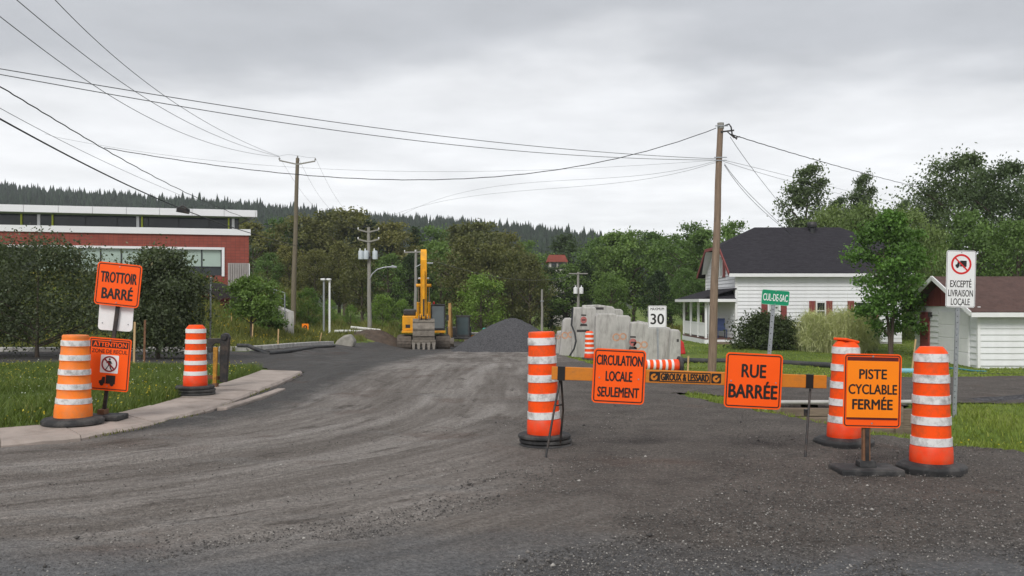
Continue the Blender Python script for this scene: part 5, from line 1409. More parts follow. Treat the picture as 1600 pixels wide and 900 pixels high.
# ------------------------------------------------------------------ concrete blocks
STENCIL = pmat('faded_red_stencil', (0.42, 0.13, 0.12), .8, .3, 12)
STENK = pmat('faded_black_stencil', (0.05, 0.045, 0.045), .8, .4, 12)
SPRAY = pmat('faded_orange_spray', (0.52, 0.30, 0.20), .85, .3, 10)
def block(outline, Yd, depth, label, marks=(), name='concrete_block'):
    """outline: photo pixels of the face, at distance Yd"""
    xs_ = [PX(a, Yd) for a, b in outline]; x0 = sum(xs_) / len(xs_)
    gz = h1(x0, Yd + depth / 2)
    t = thing(name, label, 'concrete block', (x0, Yd, gz), group='stacked concrete blocks')
    low = min(CH + (HY - b) / F * Yd for a, b in outline)
    pts = [(PX(a, Yd) - x0, (gz if b >= 540 else CH + (HY - b) / F * Yd) - gz) for a, b in outline]
    mb = MB()
    n = len(pts); cxm = sum(p[0] for p in pts) / n
    vs = [(x, 0, z) for x, z in pts] + [(x * .96 + cxm * .04, depth, z) for x, z in pts]
    mb.add(vs, [tuple(range(n)), tuple(range(2*n-1, n-1, -1))] + [(i, i+n, (i+1) % n+n, (i+1) % n) for i in range(n)])
    mb.build('block', CONC, t, bevel=.05)
    for kind, px, py, s in marks:
        x, z = PX(px, Yd) - x0, CH + (HY - py) / F * Yd - gz
        if kind == 'stop':
            MB().prism([(x + s * .5 * math.cos(a), z + s * .55 * math.sin(a)) for a in np.linspace(0, 6.28, 13)[:-1]], -.004, -.0005).build('stencil_disc', STENCIL, t)
            MB().prism([(x - s*.6, z - s*.95), (x + s*.6, z - s*.95), (x + s*.45, z - s*.6), (x - s*.45, z - s*.55)], -.004, -.0005).build('stencil_text', STENK, t)
            MB().prism([(x - s*.4, z + s*.65), (x + s*.4, z + s*.62), (x + s*.4, z + s*.85), (x - s*.4, z + s*.88)], -.004, -.0005).build('stencil_text', STENK, t)
            MB().prism([(x - s*.3, z - s*.1), (x + s*.3, z - s*.1), (x + s*.3, z + s*.1), (x - s*.3, z + s*.1)], -.006, -.0042).build('stencil_text', STENK, t)
        elif kind == 'spray':
            MB().ring(s * .3, s * .5, -.004, -.0005, (x - s*.3, z), 14).ring(s * .25, s * .45, -.003, -.0004, (x + s*.5, z + s*.1), 14).build('spray_mark', SPRAY, t)
        elif kind == 'slot':
            MB().box(x - s, x + s, -.004, -.0005, z - .05, z + .05).build('stencil_text', STENK, t)
    return t
block([(869, 545), (879, 545), (880, 517), (871, 518)], 40, .8, 'small low concrete block at the left end of the stack', [('spray', 874, 527, .18)])
block([(874, 545), (898, 545), (897, 500), (894, 497), (884, 497), (880, 502)], 37, .9, 'narrow concrete block leaning at the left of the stack', [('spray', 886, 524, .3)])
block([(893, 545), (934, 545), (934, 492), (931, 480), (896, 480)], 36.2, .8, 'tall concrete block with red and black stencil', [('stop', 912, 500, .26), ('slot', 911, 517, .25)])
block([(909, 545), (962, 545), (962, 484), (958, 479), (935, 476), (910, 477)], 37.4, .7, 'concrete block standing highest at the back of the stack', [('slot', 932, 482, .3)])
block([(940, 545), (974, 545), (974, 486), (970, 483), (945, 482)], 38.4, .8, 'back concrete block showing beside the highest one')
block([(929, 560), (984, 560), (986, 496), (982, 493), (964, 493), (962, 490), (934, 490), (931, 494)], 34.6, .8, 'wide upright concrete block behind the far standing drum', [('spray', 967, 527, .32)])
block([(980, 570), (1042, 570), (1050, 520), (1048, 512), (996, 503), (987, 504)], 32, .8, 'slanted concrete block carrying a pink stencil', [('stop', 989, 535, .26), ('spray', 1000, 540, .3)])
block([(996, 560), (1030, 560), (1032, 508), (998, 501)], 34.2, .8, 'concrete block mostly hidden behind the slanted one')
block([(1044, 570), (1064, 570), (1064, 520), (1061, 515), (1050, 515), (1049, 520)], 31.5, .8, 'slim pale concrete block at the house end of the stack', [('slot', 1059, 532, .04)])
o = MB().tube([P(895, 481, 35.8), P(893, 508, 35.9), P(898, 520, 35.8), P(900, 533, 35.7), P(897, 545, 35.7), P(890, 556, 35.7)], .035, 8).build('hanging_cable', WIRE, smooth=60)
tag(o, 'black cable hanging down the stencilled concrete block', 'cable')
REDT = pmat('red_tarpaulin', (0.55, 0.03, 0.03), .5, .15, 5)
x = PX(1053, 40); z = h1(x, 40)
o = MB().prism([(-.5, 0), (.55, 0), (.45, .55), (.2, .78), (-.2, .8), (-.45, .62)], 0, .8).build('red_tarpaulin', REDT, loc=(x, 40, z), bevel=.08); tag(o, 'red tarpaulin bundle between concrete blocks and porch', 'tarpaulin')

# ------------------------------------------------------------------ gravel pile, earth, pipes, boulder
def heap(name, label, cat, cx, cy, rx, ry, H, m, seed, pw=1.25, n=60, k=22, rough=.05):
    r = np.random.default_rng(seed); V = []
    for i in range(k + 1):
        t_ = i / k
        for j in range(n):
            a = 2 * math.pi * j / n
            q = t_ * (1 + .08 * math.sin(3 * a + seed) + .05 * math.sin(7 * a))
            x, y = cx + rx * q * math.cos(a), cy + ry * q * math.sin(a)
            z = h1(x, y) - .05 + H * max(0, 1 - t_ ** pw) * (1 + .0 * a) + (r.random() - .5) * rough * (1 if 0 < i < k else 0)
            V.append((x, y, z))
    fs = [(i*n+j, i*n+(j+1) % n, (i+1)*n+(j+1) % n, (i+1)*n+j) for i in range(k) for j in range(n)]
    return tag(MB().add(V, fs).build(name, m, smooth=75), label, cat)
CRUSH = pmat('crushed_grey_stone', (0.066, 0.065, 0.069), .95, .6, 14, bump=1.0, bscale=16)
heap('gravel_pile', 'cone of dark grey crushed stone beside the street', 'gravel pile', PX(801, 47.5), 47.5, 3.05, 2.5, 1.85, CRUSH, 5, 1.45, rough=.06)
heap('earth_mound', 'low mound of dark earth left of the excavator', 'earth mound', PX(598, 60), 60, 2.2, 2.0, .75, DIRT, 6, 1.4, rough=.12)
heap('stone_berm', 'low dark ridge of loose stone along the driveway edge', 'gravel ridge', 9.6, 14.95, 2.9, .38, .17, CRUSH, 9, 1.5, n=70, k=8, rough=.07)
for i, (a, b, lab) in enumerate([((523, 531), (546, 527), 'short white pipe lying left of the transformer pole'), ((530, 534), (568, 530), 'middle white pipe lying left of the transformer pole'), ((548, 529), (592, 527), 'longest white pipe behind the transformer pole')]):
    Yp = 60 + i * .5
    A_, B_ = Vector((PX(a[0], Yp), Yp, 0)), Vector((PX(b[0], Yp), Yp + .6, 0))
    A_.z = h1(A_.x, A_.y) + .3 + .25 * (i == 2); B_.z = h1(B_.x, B_.y) + .3 + .3 * (i == 2)
    tag(MB().cyl(A_, B_, .09, n=10).build('white_pipe', WHITEPIPE, smooth=50), lab, 'pipe', 'white pipes on the ground')
gx = PX(537, 47)
bm_ = MB(); r_ = random.Random(4)
o = MB().prism([(-.55, -.1), (.5, -.1), (.62, .25), (.35, .62), (.05, .55), (-.3, .3)], -.3, .5).build('boulder', pmat('pale_boulder', (.30, .285, .25), .9, .25, 4, bump=.5, bscale=12), loc=(gx, 47, h1(gx, 47)), bevel=.1)
tag(o, 'pale angular boulder at the end of the grassy bank', 'boulder')
pts = [G(380, 545), G(395, 547), G(412, 551), G(432, 554), G(455, 555), G(480, 554), G(505, 551), G(530, 549)]
pts = [Vector((PX(px, yd), yd, h1(PX(px, yd), yd) + dz)) for px, yd, dz in ((372, 33.6, .22), (388, 33.2, .24), (402, 32.6, .14), (420, 32.3, .08), (440, 33.5, .08), (462, 36, .08), (490, 40, .08), (522, 44, .08))]
tag(MB().tube(pts, .075, 10).build('black_drain_pipe', BLACKPIPE, smooth=60), 'black corrugated pipe draped over the far kerb', 'pipe')
pts = [Vector((PX(px, yd), yd, h1(PX(px, yd), yd) + .08 + .03 * math.sin(px))) for px, yd in ((1040, 36), (1075, 36.2), (1110, 36.3), (1150, 36.2), (1190, 36), (1230, 35.6), (1262, 35), (1290, 34.2), (1310, 33.8))]
tag(MB().tube(pts, .11, 10).build('black_drain_pipe', BLACKPIPE, smooth=60), 'black corrugated pipe lying across the house lawn', 'pipe')
PATHM = pmat('narrow_path_asphalt', (0.07, 0.072, 0.075), .9, .25, 3, bump=.4, bscale=40)
mb = MB(); vs = []
for i in range(25):
    x = 2.6 + i * .55
    for y in (25.3, 25.9): vs.append((x, y + .05 * math.sin(i), h1(x, y) + .018))
struct('cycle_path', mb.add(vs, [(2*i, 2*i+2, 2*i+3, 2*i+1) for i in range(24)]).mesh('cycle_path', PATHM))
A_ = Vector((PX(1404, 27), 27, h1(PX(1404, 27), 27) + .07)); B_ = Vector((PX(1432, 26.2), 26.2, h1(PX(1432, 26.2), 26.2) + .07))
tag(MB().cyl(A_, B_, .085, n=12).build('blue_pipe', BLUEPIPE, smooth=50), 'light blue pipe end showing beside the nearest drum', 'pipe')
pts = [Vector((PX(px, yd), yd, h1(PX(px, yd), yd) + .04)) for px, yd in ((1480, 33.2), (1500, 32), (1515, 30.6), (1528, 29.5), (1540, 28.6))]
tag(MB().tube(pts, .03, 8).build('garden_hose', pmat('blue_green_hose', (.05, .28, .36), .5), smooth=60), 'blue-green hose on the grass before the garage', 'hose')

# ------------------------------------------------------------------ timber culvert wall
t = thing('timber_headwall', 'old timber retaining wall with pale cap at the ditch', 'retaining wall', (0, 0, 0))
xa, xb = 3.85, 6.25
for k in range(4):
    o = MB().obox(((xa + xb) / 2 + .03 * (k % 2), WALL_Y - .02 + .012 * k, -.48 + k * .135), (xb - xa, .10, .132), (0, R(.25 * (k - 1)), 0)).build('plank', TIMBER, t, bevel=.012)
for x in (4.1, 5.1, 6.0): MB().box(x - .06, x + .06, WALL_Y - .13, WALL_Y - .075, -.8, .03).build('wall_post', TIMBER, t)
MB().cyl((xa - .5, WALL_Y - .03, .085), (xb + .1, WALL_Y - .03, .095), .032, n=8).build('cap_rail', pmat('pale_weathered_rail', (.42, .41, .39), .8, .15, 6), t, smooth=50)
# ------------------------------------------------------------------ excavators
def track(mb, xc, wd, L, hh):
    """side outline of a crawler track with its shoes"""
    out = []
    r = hh / 2
    for k in range(9): a = R(90 + 180 * k / 8); out.append((-L/2 + r + r * math.cos(a), r + r * math.sin(a)))
    for k in range(9): a = R(-90 + 180 * k / 8); out.append((L/2 - r + r * math.cos(a), r + r * math.sin(a)))
    mb.prism_x([(y * .96, r + (z - r) * .9) for y, z in out], xc - wd * .36, xc + wd * .36)
    # shoes round the outline
    per = []
    n = len(out)
    for i in range(n):
        a, b = Vector(out[i]), Vector(out[(i + 1) % n]); m = max(1, int((b - a).length / .2))
        for j in range(m): per.append((a.lerp(b, (j + .5) / m), math.atan2(b.y - a.y, b.x - a.x)))
    for p, a in per: mb.obox((xc, p.x, p.y), (wd, .17, .06), (a, 0, 0))
    return mb
TOOTH = pmat('bright_worn_steel', (0.34, 0.31, 0.27), .55, .2, 6, metal=.3)
def excavator(label, loc, S=1.0, rotz=0, small=False):
    t = thing('excavator', label, 'excavator', loc, (0, 0, rotz)); t.scale = (S, S, S)
    for sx in (-1, 1):
        tr = track(MB(), sx * 1.28, .92, 4.6, .92).build('track', TRACK, t)
        mb = MB()
        for k in range(6): mb.cyl((sx * 1.28 - .34, -1.7 + k * .68, .3), (sx * 1.28 + .34, -1.7 + k * .68, .3), .2, n=10)
        mb.build('roller', MACHBLK, tr)
    MB().box(-.85, .85, -1.1, 1.1, .45, .95).cyl((0, 0, .9), (0, 0, 1.16), .75, n=20).build('undercarriage', MACHBLK, t)
    MB().box(-1.45, 1.45, -1.55, 2.3, 1.15, 1.32).build('deck', YELLOW, t, bevel=.04)
    body = MB().box(-1.42, -.50, -1.35, 2.2, 1.32, 2.30).box(-.5, 1.42, .45, 2.2, 1.32, 2.25).build('engine_housing', YELLOW, t, bevel=.06)
    MB().box(-1.36, -.52, -1.1, 2.1, 2.31, 2.72).build('hood', MACHBLK, body, bevel=.08)
    MB().box(-1.2, -.9, -1.37, -1.352, 1.5, 1.72).build('decal', MACHBLK, body)
    MB().prism_x([(2.2, 1.2), (2.75, 1.3), (2.85, 1.8), (2.7, 2.35), (2.2, 2.4)], -1.45, 1.45).build('counterweight', YELLOW, t, bevel=.08)
    # cab: frame, glass, roof
    cx0, cx1, cy0, cy1, z0, z1 = .48, 1.42, -1.5, .35, 1.34, 3.0
    mb = MB()
    for x in (cx0 + .04, cx1 - .04):
        mb.beam((x, cy0 + .02, z0), (x, cy0 + .16, z1), .08, .08).beam((x, cy1 - .04, z0), (x, cy1 - .04, z1), .08, .08)
    mb.box(cx0, cx1, cy0 - .0, cy0 + .07, z0 - .02, z0 + .14).box(cx0, cx1, cy0, cy1, z0 - .02, z0 + .05)
    cab = mb.build('cab', MACHBLK, t)
    MB().box(cx0 - .02, cx1 + .02, cy0 + .08, cy1 + .05, z1 - .04, z1 + .08).build('cab_roof', MACHBLK, cab, bevel=.04)
    MB().add([(cx0 + .07, cy0 + .04, z0 + .14), (cx1 - .07, cy0 + .04, z0 + .14), (cx1 - .07, cy0 + .16, z1 - .05), (cx0 + .07, cy0 + .16, z1 - .05),
              (cx0 + .07, cy0 + .06, z0 + .14), (cx1 - .07, cy0 + .06, z0 + .14), (cx1 - .07, cy0 + .18, z1 - .05), (cx0 + .07, cy0 + .18, z1 - .05)],
             [(0, 1, 2, 3), (7, 6, 5, 4), (0, 4, 5, 1), (1, 5, 6, 2), (2, 6, 7, 3), (3, 7, 4, 0)]).build('windscreen', MACHGLASS, cab)
    for x in (cx0 + .02, cx1 - .03): MB().box(x - .012, x + .012, cy0 + .2, cy1 - .1, z0 + .3, z1 - .08).build('side_glass', MACHGLASS, cab)
    MB().box(cx0 + .2, cx0 + .75, -.6, -.1, z0 + .05, z0 + .9).build('seat', MACHBLK, cab, bevel=.05)
    MB().lathe([(.07, 0), (.07, .1), (.05, .16), (.0, .17)], 10, (cx0 + .2, -.9, z1 + .08)).build('beacon', RED, cab)
    MB().box(cx1 + .02, cx1 + .06, -1.45, -1.35, 1.9, 2.1).beam((cx1, -1.35, 1.8), (cx1 + .15, -1.5, 2.2), .02, .02).box(cx1 + .06, cx1 + .24, -1.55, -1.5, 2.0, 2.35).build('mirror', MACHBLK, cab)
    # boom, stick and bucket seen from the front
    bw = .19
    bo = MB()
    prof = [(-.7, 1.55), (-.2, 1.75), (-.9, 3.2), (-1.9, 5.0), (-3.0, 6.45), (-3.3, 6.62), (-3.55, 6.45), (-3.2, 6.05), (-2.35, 4.55), (-1.45, 2.9)]
    boom = bo.prism_x(prof, -bw, bw).build('boom', YELLOW, t, bevel=.03)
    MB().box(-.52, -.28, -1.25, -.2, 1.32, 2.55).box(.26, .46, -1.25, -.2, 1.32, 2.55).build('boom_bracket', YELLOW, t, bevel=.03)
    st = MB().prism_x([(-3.2, 6.35), (-3.55, 6.5), (-3.95, 5.9), (-3.72, 2.15), (-3.45, 2.1), (-3.4, 4.6)], -.2, .2).build('stick', YELLOW, t, bevel=.03)
    for sx in (-1, 1):
        MB().cyl((sx * .36, -1.3, 1.7), (sx * .36, -1.9, 3.2), .10, n=10).build('lift_cylinder', YELLOW, t)
        MB().cyl((sx * .36, -1.9, 3.2), (sx * .36, -2.25, 4.3), .055, n=8).build('cylinder_rod', CHROME, t)
    MB().cyl((-.5, -2.25, 4.3), (.5, -2.25, 4.3), .11, n=10).build('boom_pin', YELLOW, t)
    MB().cyl((-.36, -2.4, 4.75), (.36, -2.4, 4.75), .07, n=10).build('boom_pin', CHROME, t)
    MB().cyl((0, -4.02, 5.2), (0, -4.0, 3.4), .10, n=10).build('bucket_cylinder', YELLOW, t)
    MB().cyl((0, -4.0, 3.4), (0, -4.05, 2.3), .05, n=8).beam((-.14, -4.05, 2.35), (-.14, -3.6, 1.95), .06, .14).beam((.14, -4.05, 2.35), (.14, -3.6, 1.95), .06, .14).build('bucket_link', MACHBLK, t)
    # bucket: curved shell hanging, back to the viewer, teeth down
    bk = MB(); arc = [(-3.55, 2.15), (-4.0, 2.05), (-4.28, 1.7), (-4.36, 1.25), (-4.30, .8), (-4.12, .36)]
    inn = [(y + .06, z - .01) for y, z in arc]
    bk.prism_x(arc + inn[::-1], -.66, .66)
    for sx in (-.69, .66): bk.prism_x(arc + [(-3.75, .45), (-3.45, 1.2), (-3.4, 1.9)], sx, sx + .03)
    bkt = bk.build('bucket', BUCKET, t, smooth=30)
    for z, yy in ((1.95, -4.13), (1.5, -4.36), (1.1, -4.39), (.72, -4.31)):
        MB().obox((0, yy, z), (1.36, .05, .07)).build('wear_strip', BUCKET, bkt)
    MB().box(-.76, .76, -4.30, -4.06, .56, .82).build('lip_plate', BUCKET, bkt, bevel=.02)
    for k in range(5):
        x = -.64 + k * .32
        MB().add([(x - .11, -4.34, .66), (x + .11, -4.34, .66), (x + .11, -4.08, .66), (x - .11, -4.08, .66), (x - .045, -4.26, .0), (x + .045, -4.26, .0), (x + .045, -4.2, .0), (x - .045, -4.2, .0)],
                 [(0, 1, 2, 3), (7, 6, 5, 4), (0, 4, 5, 1), (1, 5, 6, 2), (2, 6, 7, 3), (3, 7, 4, 0)]).build('tooth', TOOTH, bkt)
    for x in (-.33, .29): MB().box(x, x + .05, -4.05, -3.45, 1.9, 2.35).build('bucket_ear', BUCKET, bkt)
    return t
Ye = 61.0; gx = PX(662, Ye)
excavator('large yellow excavator facing the camera with boom raised', (gx, Ye, h1(gx, Ye) - .03), rotz=math.atan2(-gx, Ye))
# second, smaller machine parked behind: dark cab, tan arm
def mini_excavator(label, loc):
    t = thing('excavator', label, 'excavator', loc)
    for sx in (-1, 1): track(MB(), sx * .75, .45, 2.9, .62).build('track', TRACK, t)
    MB().box(-.95, .95, -1.0, 1.6, .66, .8).build('deck', MACHBLK, t, bevel=.03)
    MB().box(-.95, .95, .3, 1.6, .8, 1.55).build('engine_housing', MACHBLK, t, bevel=.06)
    c = MB().box(-.1, .9, -.95, .3, .8, 1.0)
    for x in (-.06, .86):
        c.beam((x, -.9, .9), (x, -.8, 2.35), .08, .08).beam((x, .25, .9), (x, .25, 2.35), .08, .08)
    cab = c.box(-.14, .94, -.9, .35, 2.33, 2.45).build('cab', MACHBLK, t)
    MB().box(-.02, .82, -.86, -.84, 1.0, 2.32).build('windscreen', MACHGLASS, cab)
    for x in (-.06, .86): MB().box(x - .01, x + .01, -.7, .2, 1.0, 2.32).build('side_glass', MACHGLASS, cab)
    TAN = pmat('dusty_tan_paint', (0.36, 0.20, 0.06), .7, .2, 4, dirt=(.14, .1, .07), dirt_amt=.6)
    MB().prism_x([(-.8, .8), (-.5, .9), (-1.3, 2.6), (-2.0, 3.3), (-2.2, 3.1), (-1.6, 2.3)], -.62, -.38).build('boom', TAN, t, bevel=.02)
    MB().prism_x([(-1.9, 3.35), (-2.25, 3.4), (-2.7, 1.6), (-2.7, .7), (-2.5, .7)], -.6, -.4).build('stick', TAN, t, bevel=.02)
    b = MB().prism_x([(-2.5, .8), (-2.85, .75), (-2.95, .4), (-2.75, .05), (-2.65, .05), (-2.45, .5)], -.85, -.15).build('bucket', BUCKET, t, bevel=.02)
    for k in range(4): MB().box(-.82 + k * .2, -.75 + k * .2, -2.85, -2.72, -.02, .1).build('tooth', BUCKET, b)
    return t
Y2 = 69.0; gx = PX(716, Y2)
mini_excavator('small dark excavator with tan arm parked behind the yellow one', (gx, Y2, h1(gx, Y2) - .02))
# flat trailer and teal post behind the gravel pile
Y3 = 70.0; xa, xb = PX(722, Y3), PX(768, Y3); gz = h1((xa + xb) / 2, Y3)
t = thing('flat_trailer', 'long flat trailer with orange edge rail behind the gravel pile', 'trailer', ((xa + xb) / 2, Y3, gz))
L2 = (xb - xa) / 2
dk = MB().box(-L2, L2, 0, 2.2, .95, 1.05)
dk.build('deck', GREYRIB, t)
MB().box(-L2, L2, -.04, -.005, .74, .9).build('edge_rail', pmat('orange_rail_paint', (.62, .22, .06), .6, .15, 3), t)
for x in (-L2 + .3, L2 - .4): MB().box(x, x + .08, .1, .2, 0, .95).build('prop', MACHBLK, t)
for x in (-.2, .55):
    wl = MB().cyl((x, .05, .38), (x, .3, .38), .38, n=18).build('wheel', RUBBER, t)
    MB().cyl((x, .03, .38), (x, .049, .38), .2, n=14).build('rim', GREYRIB, wl)
x = PX(758, 66); z = h1(x, 66)
tag(MB().box(-.13, .13, -.1, .1, 0, 1.25).lathe([(.2, 1.25), (.2, 1.4), (.1, 1.45)], 10).build('teal_post', TEAL, loc=(x, 66, z), bevel=.03), 'teal plastic post at the gravel pile foot', 'post')

# ------------------------------------------------------------------ utility poles
def pole_thing(name, label, px_b, px_t, py_t, Yd, r, m, group='utility poles'):
    gx = PX(px_b, Yd); gz = h1(gx, Yd); H = CH + (HY - py_t) / F * Yd - gz
    dx = PX(px_t, Yd) - gx
    t = thing(name, label, 'pole', (gx, Yd, gz), group=group)
    k = 8
    MB().tube([(dx * i / k + (.015 * math.sin(i * 1.7) if 0 < i < k else 0), 0, -.4 * (i == 0) + H * i / k) for i in range(k + 1)], [r * (1 - .35 * i / k) for i in range(k + 1)], 14).build('shaft', m, t, smooth=50)
    return t, H, dx
def insulator(x, y, z): return MB().lathe([(.03, 0), (.06, .03), (.035, .06), (.06, .10), (.035, .13), (.02, .16)], 10, (x, y, z))
# near wooden pole by the house
YR = 30.0
t, H, dx = pole_thing('utility_pole', 'brown wooden utility pole rising beside the house porch', 1111.5, 1126, 193, YR, .15, WOODPOLE)
MB().cyl((dx, 0, H - .18), (dx, 0, H + .02), .112, n=14).build('pole_cap', GREYPOLE, t)
mb = MB().beam((dx - .02, -.10, H - .3), (dx + .42, -.12, H - .25), .03, .05).tube([(dx + .1, -.1, H - .1), (dx + .25, -.12, H - .04), (dx + .32, -.12, H - .14), (dx + .36, -.12, H - .4), (dx + .52, -.12, H - .55)], .025, 8)
mb.tube([(dx + .2, -.12, H - .3), (dx + .42, -.12, H - .5), (dx + .62, -.12, H - .46)], .02, 6)
mb.build('service_bracket', BLACKSTEEL, t, smooth=60)
for z_ in (H - .1, H - 1.15, H - 1.25): MB().beam((dx * z_ / H - .2, -.11, z_), (dx * z_ / H + .22, -.11, z_), .03, .03).build('through_bolt', GALV, t)
# old leaning pole
YL = 62.0
t, H, dx = pole_thing('utility_pole', 'old leaning wooden pole with three-arm top right of the school', 457, 465, 247, YL, .19, OLIVEPOLE)
k_ = YL / F
arms = []
mb = MB()
for px_, py_ in ((437, 250), (493, 251)):
    x_, z_ = (px_ - 457) * k_, CH + (HY - py_) * k_ - (h1(PX(457, YL), YL))
    mb.beam((dx, -.1, H - .45), (x_, -.1, z_ - .05), .07, .09); arms.append((x_, z_))
mb.build('crossarm', GREYPOLE, t)
for x_, z_ in arms + [(dx, H)]: insulator(x_, -.1 if x_ != dx else 0, z_).build('insulator', GREYPOLE, t, smooth=60)
# transformer pole with street lamp
YT = 66.0
t, H, dx = pole_thing('transformer_pole', 'grey pole with three transformer cans and curved street lamp', 577.5, 576, 355, YT, .17, GREYPOLE)
k_ = YT / F; gz = h1(PX(577.5, YT), YT)
loc = lambda px, py: ((px - 577.5) * k_, CH + (HY - py) * k_ - gz)
for y0 in (359, 374):
    for px_ in (560, 592):
        a = loc(px_, y0); b = loc(576, y0 + 4)
        ar = MB().beam((b[0], -.1, b[1]), (a[0], -.1, a[1]), .09, .10).build('crossarm', GREYPOLE, t)
        insulator(a[0], -.1, a[1]).build('insulator', TRIMW, t, smooth=60)
for px_ in (565, 573, 587):
    a = loc(px_, 399)
    c = MB().lathe([(.15, -.32), (.19, -.30), (.19, .26), (.16, .32), (.05, .34)], 14, (a[0], -.32, a[1])).build('transformer', pmat('transformer_grey_paint', (.48, .53, .56), .45, .06, 3), t, smooth=40)
    insulator(a[0] - .06, -.32, a[1] + .33).build('bushing', TRIMW, c)
MB().box(loc(564, 0)[0], loc(589, 0)[0], -.2, -.1, loc(0, 404)[1], loc(0, 401)[1]).build('hanger', BLACKSTEEL, t)
q = [loc(*p) for p in ((578, 436), (582, 428), (590, 421), (600, 418), (611, 417))]
la = MB().tube([(x, -.1, z) for x, z in q], .05, 8).build('lamp_arm', GALV, t, smooth=60)
e = q[-1]; MB().prism([(e[0] - .1, e[1] - .06), (e[0] + .42, e[1] - .1), (e[0] + .46, e[1] + .02), (e[0] + .1, e[1] + .12)], -.22, .02).build('lamp_head', GALV, la, bevel=.03)
# pole behind the yellow boom
t, H, dx = pole_thing('utility_pole', 'grey pole half hidden behind the raised yellow boom', 649, 650, 390, 80, .17, GREYPOLE)
MB().beam((-1.0, -.1, H - .25), (.9, -.1, H - .2), .10, .12).build('crossarm', GREYPOLE, t)
for x in (-.95, 0, .85): insulator(x, -.1, H - .2).build('insulator', TRIMW, t, smooth=60)
la = MB().tube([(0, -.1, H - 1.6), (.6, -.1, H - 1.25), (1.2, -.1, H - 1.2)], .045, 8).build('lamp_arm', GALV, t, smooth=60)
MB().box(1.1, 1.6, -.2, .0, H - 1.28, H - 1.16).build('lamp_head', GALV, la, bevel=.02)
t, H, dx = pole_thing('utility_pole', 'short plain grey pole standing behind the gravel pile', 847, 847, 452, 76, .12, GREYPOLE)
MB().beam((-.15, -.12, H - 1.0), (.15, -.12, H - 1.0), .04, .06).build('bracket', GALV, t)
t, H, dx = pole_thing('transformer_pole', 'far pole with a pair of pale transformers in the wood', 903.5, 903.5, 425, 84, .16, GREYPOLE)
for x in (-.27, .27):
    c = MB().lathe([(.16, -.3), (.2, -.28), (.2, .25), (.08, .33)], 12, (x, -.28, H - 1.75)).build('transformer', TRIMW, t, smooth=40)
    insulator(x, -.28, H - 1.42).build('bushing', TRIMW, c)
MB().beam((-.9, -.1, H - .15), (.9, -.1, H - .15), .09, .1).build('crossarm', GREYPOLE, t)

# ------------------------------------------------------------------ overhead wires
def wire(label, pts, Y0, Y1, r=.012, m=None, twist=0.0, name='overhead_wire', group='overhead wires'):
    """cable through photo points, depth running evenly in perspective from Y0 to Y1"""
    pts = [tuple(p) for p in pts]
    n = 60
    # smooth curve through the photo points
    d = np.cumsum([0] + [math.hypot(b[0]-a[0], b[1]-a[1]) for a, b in zip(pts[:-1], pts[1:])]); d = d / d[-1]
    deg = min(3, len(pts) - 1)
    cx_, cy_ = np.polyfit(d, [p[0] for p in pts], deg), np.polyfit(d, [p[1] for p in pts], deg)
    w3 = []
    for i in range(n + 1):
        s = i / n
        px, py = np.polyval(cx_, s), np.polyval(cy_, s)
        Yd = 1 / ((1 - s) / Y0 + s / Y1)
        p = P(px, py, Yd)
        if twist: p.z += twist * math.sin(i * 2.1) * Yd / 30
        w3.append(p)
    # the ends sit exactly on their fixings
    e0, e1 = P(*pts[0], Y0), P(*pts[-1], Y1)
    w3[0], w3[-1] = e0, e1
    if pts[0][0] < 40 and pts[0][1] < 160 and Y0 < 20:      # runs on to its next pole behind the camera
        d0 = (w3[0] - w3[1]).normalized()
        w3 = [w3[0] + d0 * k for k in (36, 24, 12)] + w3
    o = MB().tube(w3, r * .68, 6).build(name, m or WIRE, smooth=80)
    return tag(o, label, 'wire', group)
# the bundled drop cable and the line to the near pole
wire('twisted cable sloping from upper left down to the school roof', [(-60, 100), (0, 135), (60, 172), (155, 227), (250, 282), (330, 318), (392, 344)], 17, 61.5, .021, WIRE, .012)
wire('long sagging twisted cable from near pole to the left edge cable', [(163, 231), (260, 247), (400, 266), (560, 279), (680, 281), (800, 274), (940, 252), (1040, 228), (1119, 200)], 30, 30, .020, WIRE, .006)
wire('thin upper wire of the lower bundle at the left edge', [(-60, 135), (0, 168), (90, 218), (170, 255), (270, 300), (336, 326)], 17, 60, .010, WIREG)
wire('thickest black cable crossing in front of the school roof', [(-60, 152), (0, 187), (100, 238), (200, 290), (285, 328), (400, 365), (462, 384)], 16, 61.8, .026, WIRE)
g0 = P(286, 328, 30)
b_ = P(286, 328, 1 / ((1 - .64) / 16 + .64 / 61.8))
o = MB().obox(b_ + Vector((0, 0, -.02)), (.42, .14, .16), (0, R(8), R(30))).tube([b_ + Vector((-.2, 0, .05)), b_ + Vector((0, 0, .14)), b_ + Vector((.2, 0, 0))], .03, 6).build('splice_box', BLACKSTEEL, bevel=.02)
tag(o, 'black splice box on the thick cable before the school roof', 'splice box')
wire('upper of two long wires crossing the whole sky', [(-40, 101), (0, 107), (200, 141), (420, 176), (640, 206), (860, 231), (1119, 248)], 16, 30, .013, WIREG)
wire('lower of two long wires crossing the whole sky', [(-40, 110), (0, 115), (200, 152), (420, 189), (640, 218), (860, 240), (1119, 250)], 16, 30, .013, WIREG)
wire('faint thin wire from left cable joint to near pole', [(70, 209), (180, 234), (400, 255), (640, 268), (900, 264), (1119, 250)], 30, 30, .006, WIREG)
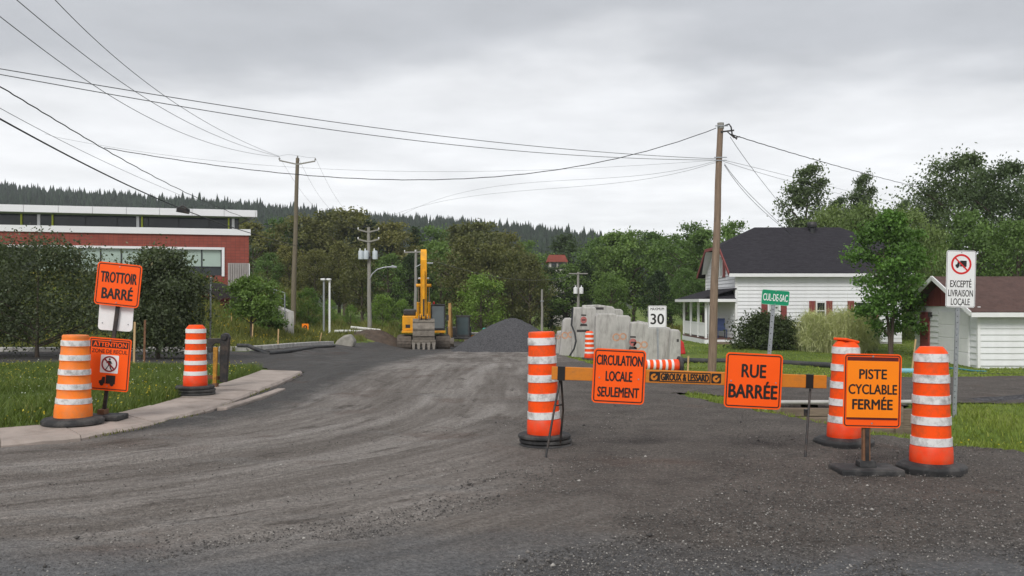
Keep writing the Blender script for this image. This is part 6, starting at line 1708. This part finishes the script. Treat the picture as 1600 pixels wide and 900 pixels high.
for lab, pts in (('steepest high wire running to the leaning pole', [(39, -54), (60, -28), (85, 0), (200, 105), (300, 178), (380, 222), (437, 244)]),
                 ('middle high wire running to the leaning pole', [(0, -22), (27, 0), (140, 92), (250, 168), (360, 220), (437, 245)]),
                 ('lowest high wire running to the leaning pole', [(-40, -6), (0, 27), (110, 108), (230, 182), (340, 228), (437, 245)])):
    wire(lab, pts, 17, YL - .1, .014, WIREG)
wire('jumper wire between the arms of the leaning pole', [(437, 244), (452, 242), (465, 243), (480, 246), (493, 246)], YL - .1, YL - .1, .012, WIREG)
for lab, a, b in (('first wire descending from leaning pole to transformer pole', (437, 246), (560, 358)), ('second wire descending from leaning pole to transformer pole', (465, 244), (576, 355)), ('third wire descending from leaning pole to transformer pole', (493, 247), (592, 358))):
    if a[0] == 437: m_ = (487, 318)
    elif a[0] == 465: m_ = (508, 318)
    else: m_ = (532, 318)
    wire(lab, [a, ((a[0]+m_[0])/2 - 2, (a[1]+m_[1])/2 + 2), m_, ((m_[0]+b[0])/2, (m_[1]+b[1])/2 + 10), b], YL - .1, YT - .1, .010, WIREG)
wire('faint wire sagging from near pole toward transformer pole, upper', [(1119, 252), (1000, 271), (860, 287), (700, 304), (592, 359)], 30, YT - .1, .008, WIREG)
wire('faint wire sagging from near pole toward transformer pole, lower', [(1119, 254), (980, 281), (820, 302), (660, 318), (560, 360)], 30, YT - .1, .008, WIREG)
wire('low cable between leaning pole and transformer pole', [(458, 385), (420, 378), (380, 372)], YL, 62, .018, WIRE)
wire('low wire from transformer pole toward the boom', [(578, 440), (610, 443), (649, 432)], YT - .1, 80, .016, WIRE)
wire('low wires passing over the gravel pile to the far pole', [(650, 400), (720, 420), (800, 436), (903, 428)], 80, 84, .018, WIREG)
wire('twisted cable from near pole out to the right trees', [(1140, 209), (1200, 228), (1300, 257), (1400, 284), (1470, 301)], YR - .12, 64, .022, WIRE, .006)
wire('upper of two thin wires from near pole past the poplars', [(1130, 250), (1240, 277), (1340, 302), (1400, 316)], YR - .12, 70, .010, WIREG)
wire('lower of two thin wires from near pole past the poplars', [(1130, 252), (1240, 285), (1340, 309), (1430, 326)], YR - .12, 70, .010, WIREG)
wire('service cable from pole top down to the house roof', [(1141, 214), (1170, 256), (1200, 295), (1228, 330), (1240, 345)], YR - .12, 50.5, .014, WIRE)
wire('upper of two cables from pole middle to the house roof', [(1132, 256), (1165, 297), (1195, 327), (1230, 362)], YR - .12, 48.3, .014, WIRE)
wire('lower of two cables from pole middle to the house roof', [(1132, 258), (1165, 302), (1195, 332), (1236, 366)], YR - .12, 48.2, .014, WIRE)

# ------------------------------------------------------------------ damp air
HZ = bpy.data.materials.new('damp_air'); HZ.use_nodes = True
_t = HZ.node_tree; _t.nodes.clear()
pv = N(_t, 'ShaderNodeVolumePrincipled'); pv.inputs['Color'].default_value = (.86, .90, .95, 1); pv.inputs['Density'].default_value = .00032; pv.inputs['Anisotropy'].default_value = .2
oo = N(_t, 'ShaderNodeOutputMaterial'); _t.links.new(pv.outputs[0], oo.inputs['Volume'])
o = MB().box(-860, 860, -60, 950, -6, 96).build('haze', HZ); o['kind'] = 'stuff'; tag(o, 'thin grey damp air between the street and the hill', 'haze')
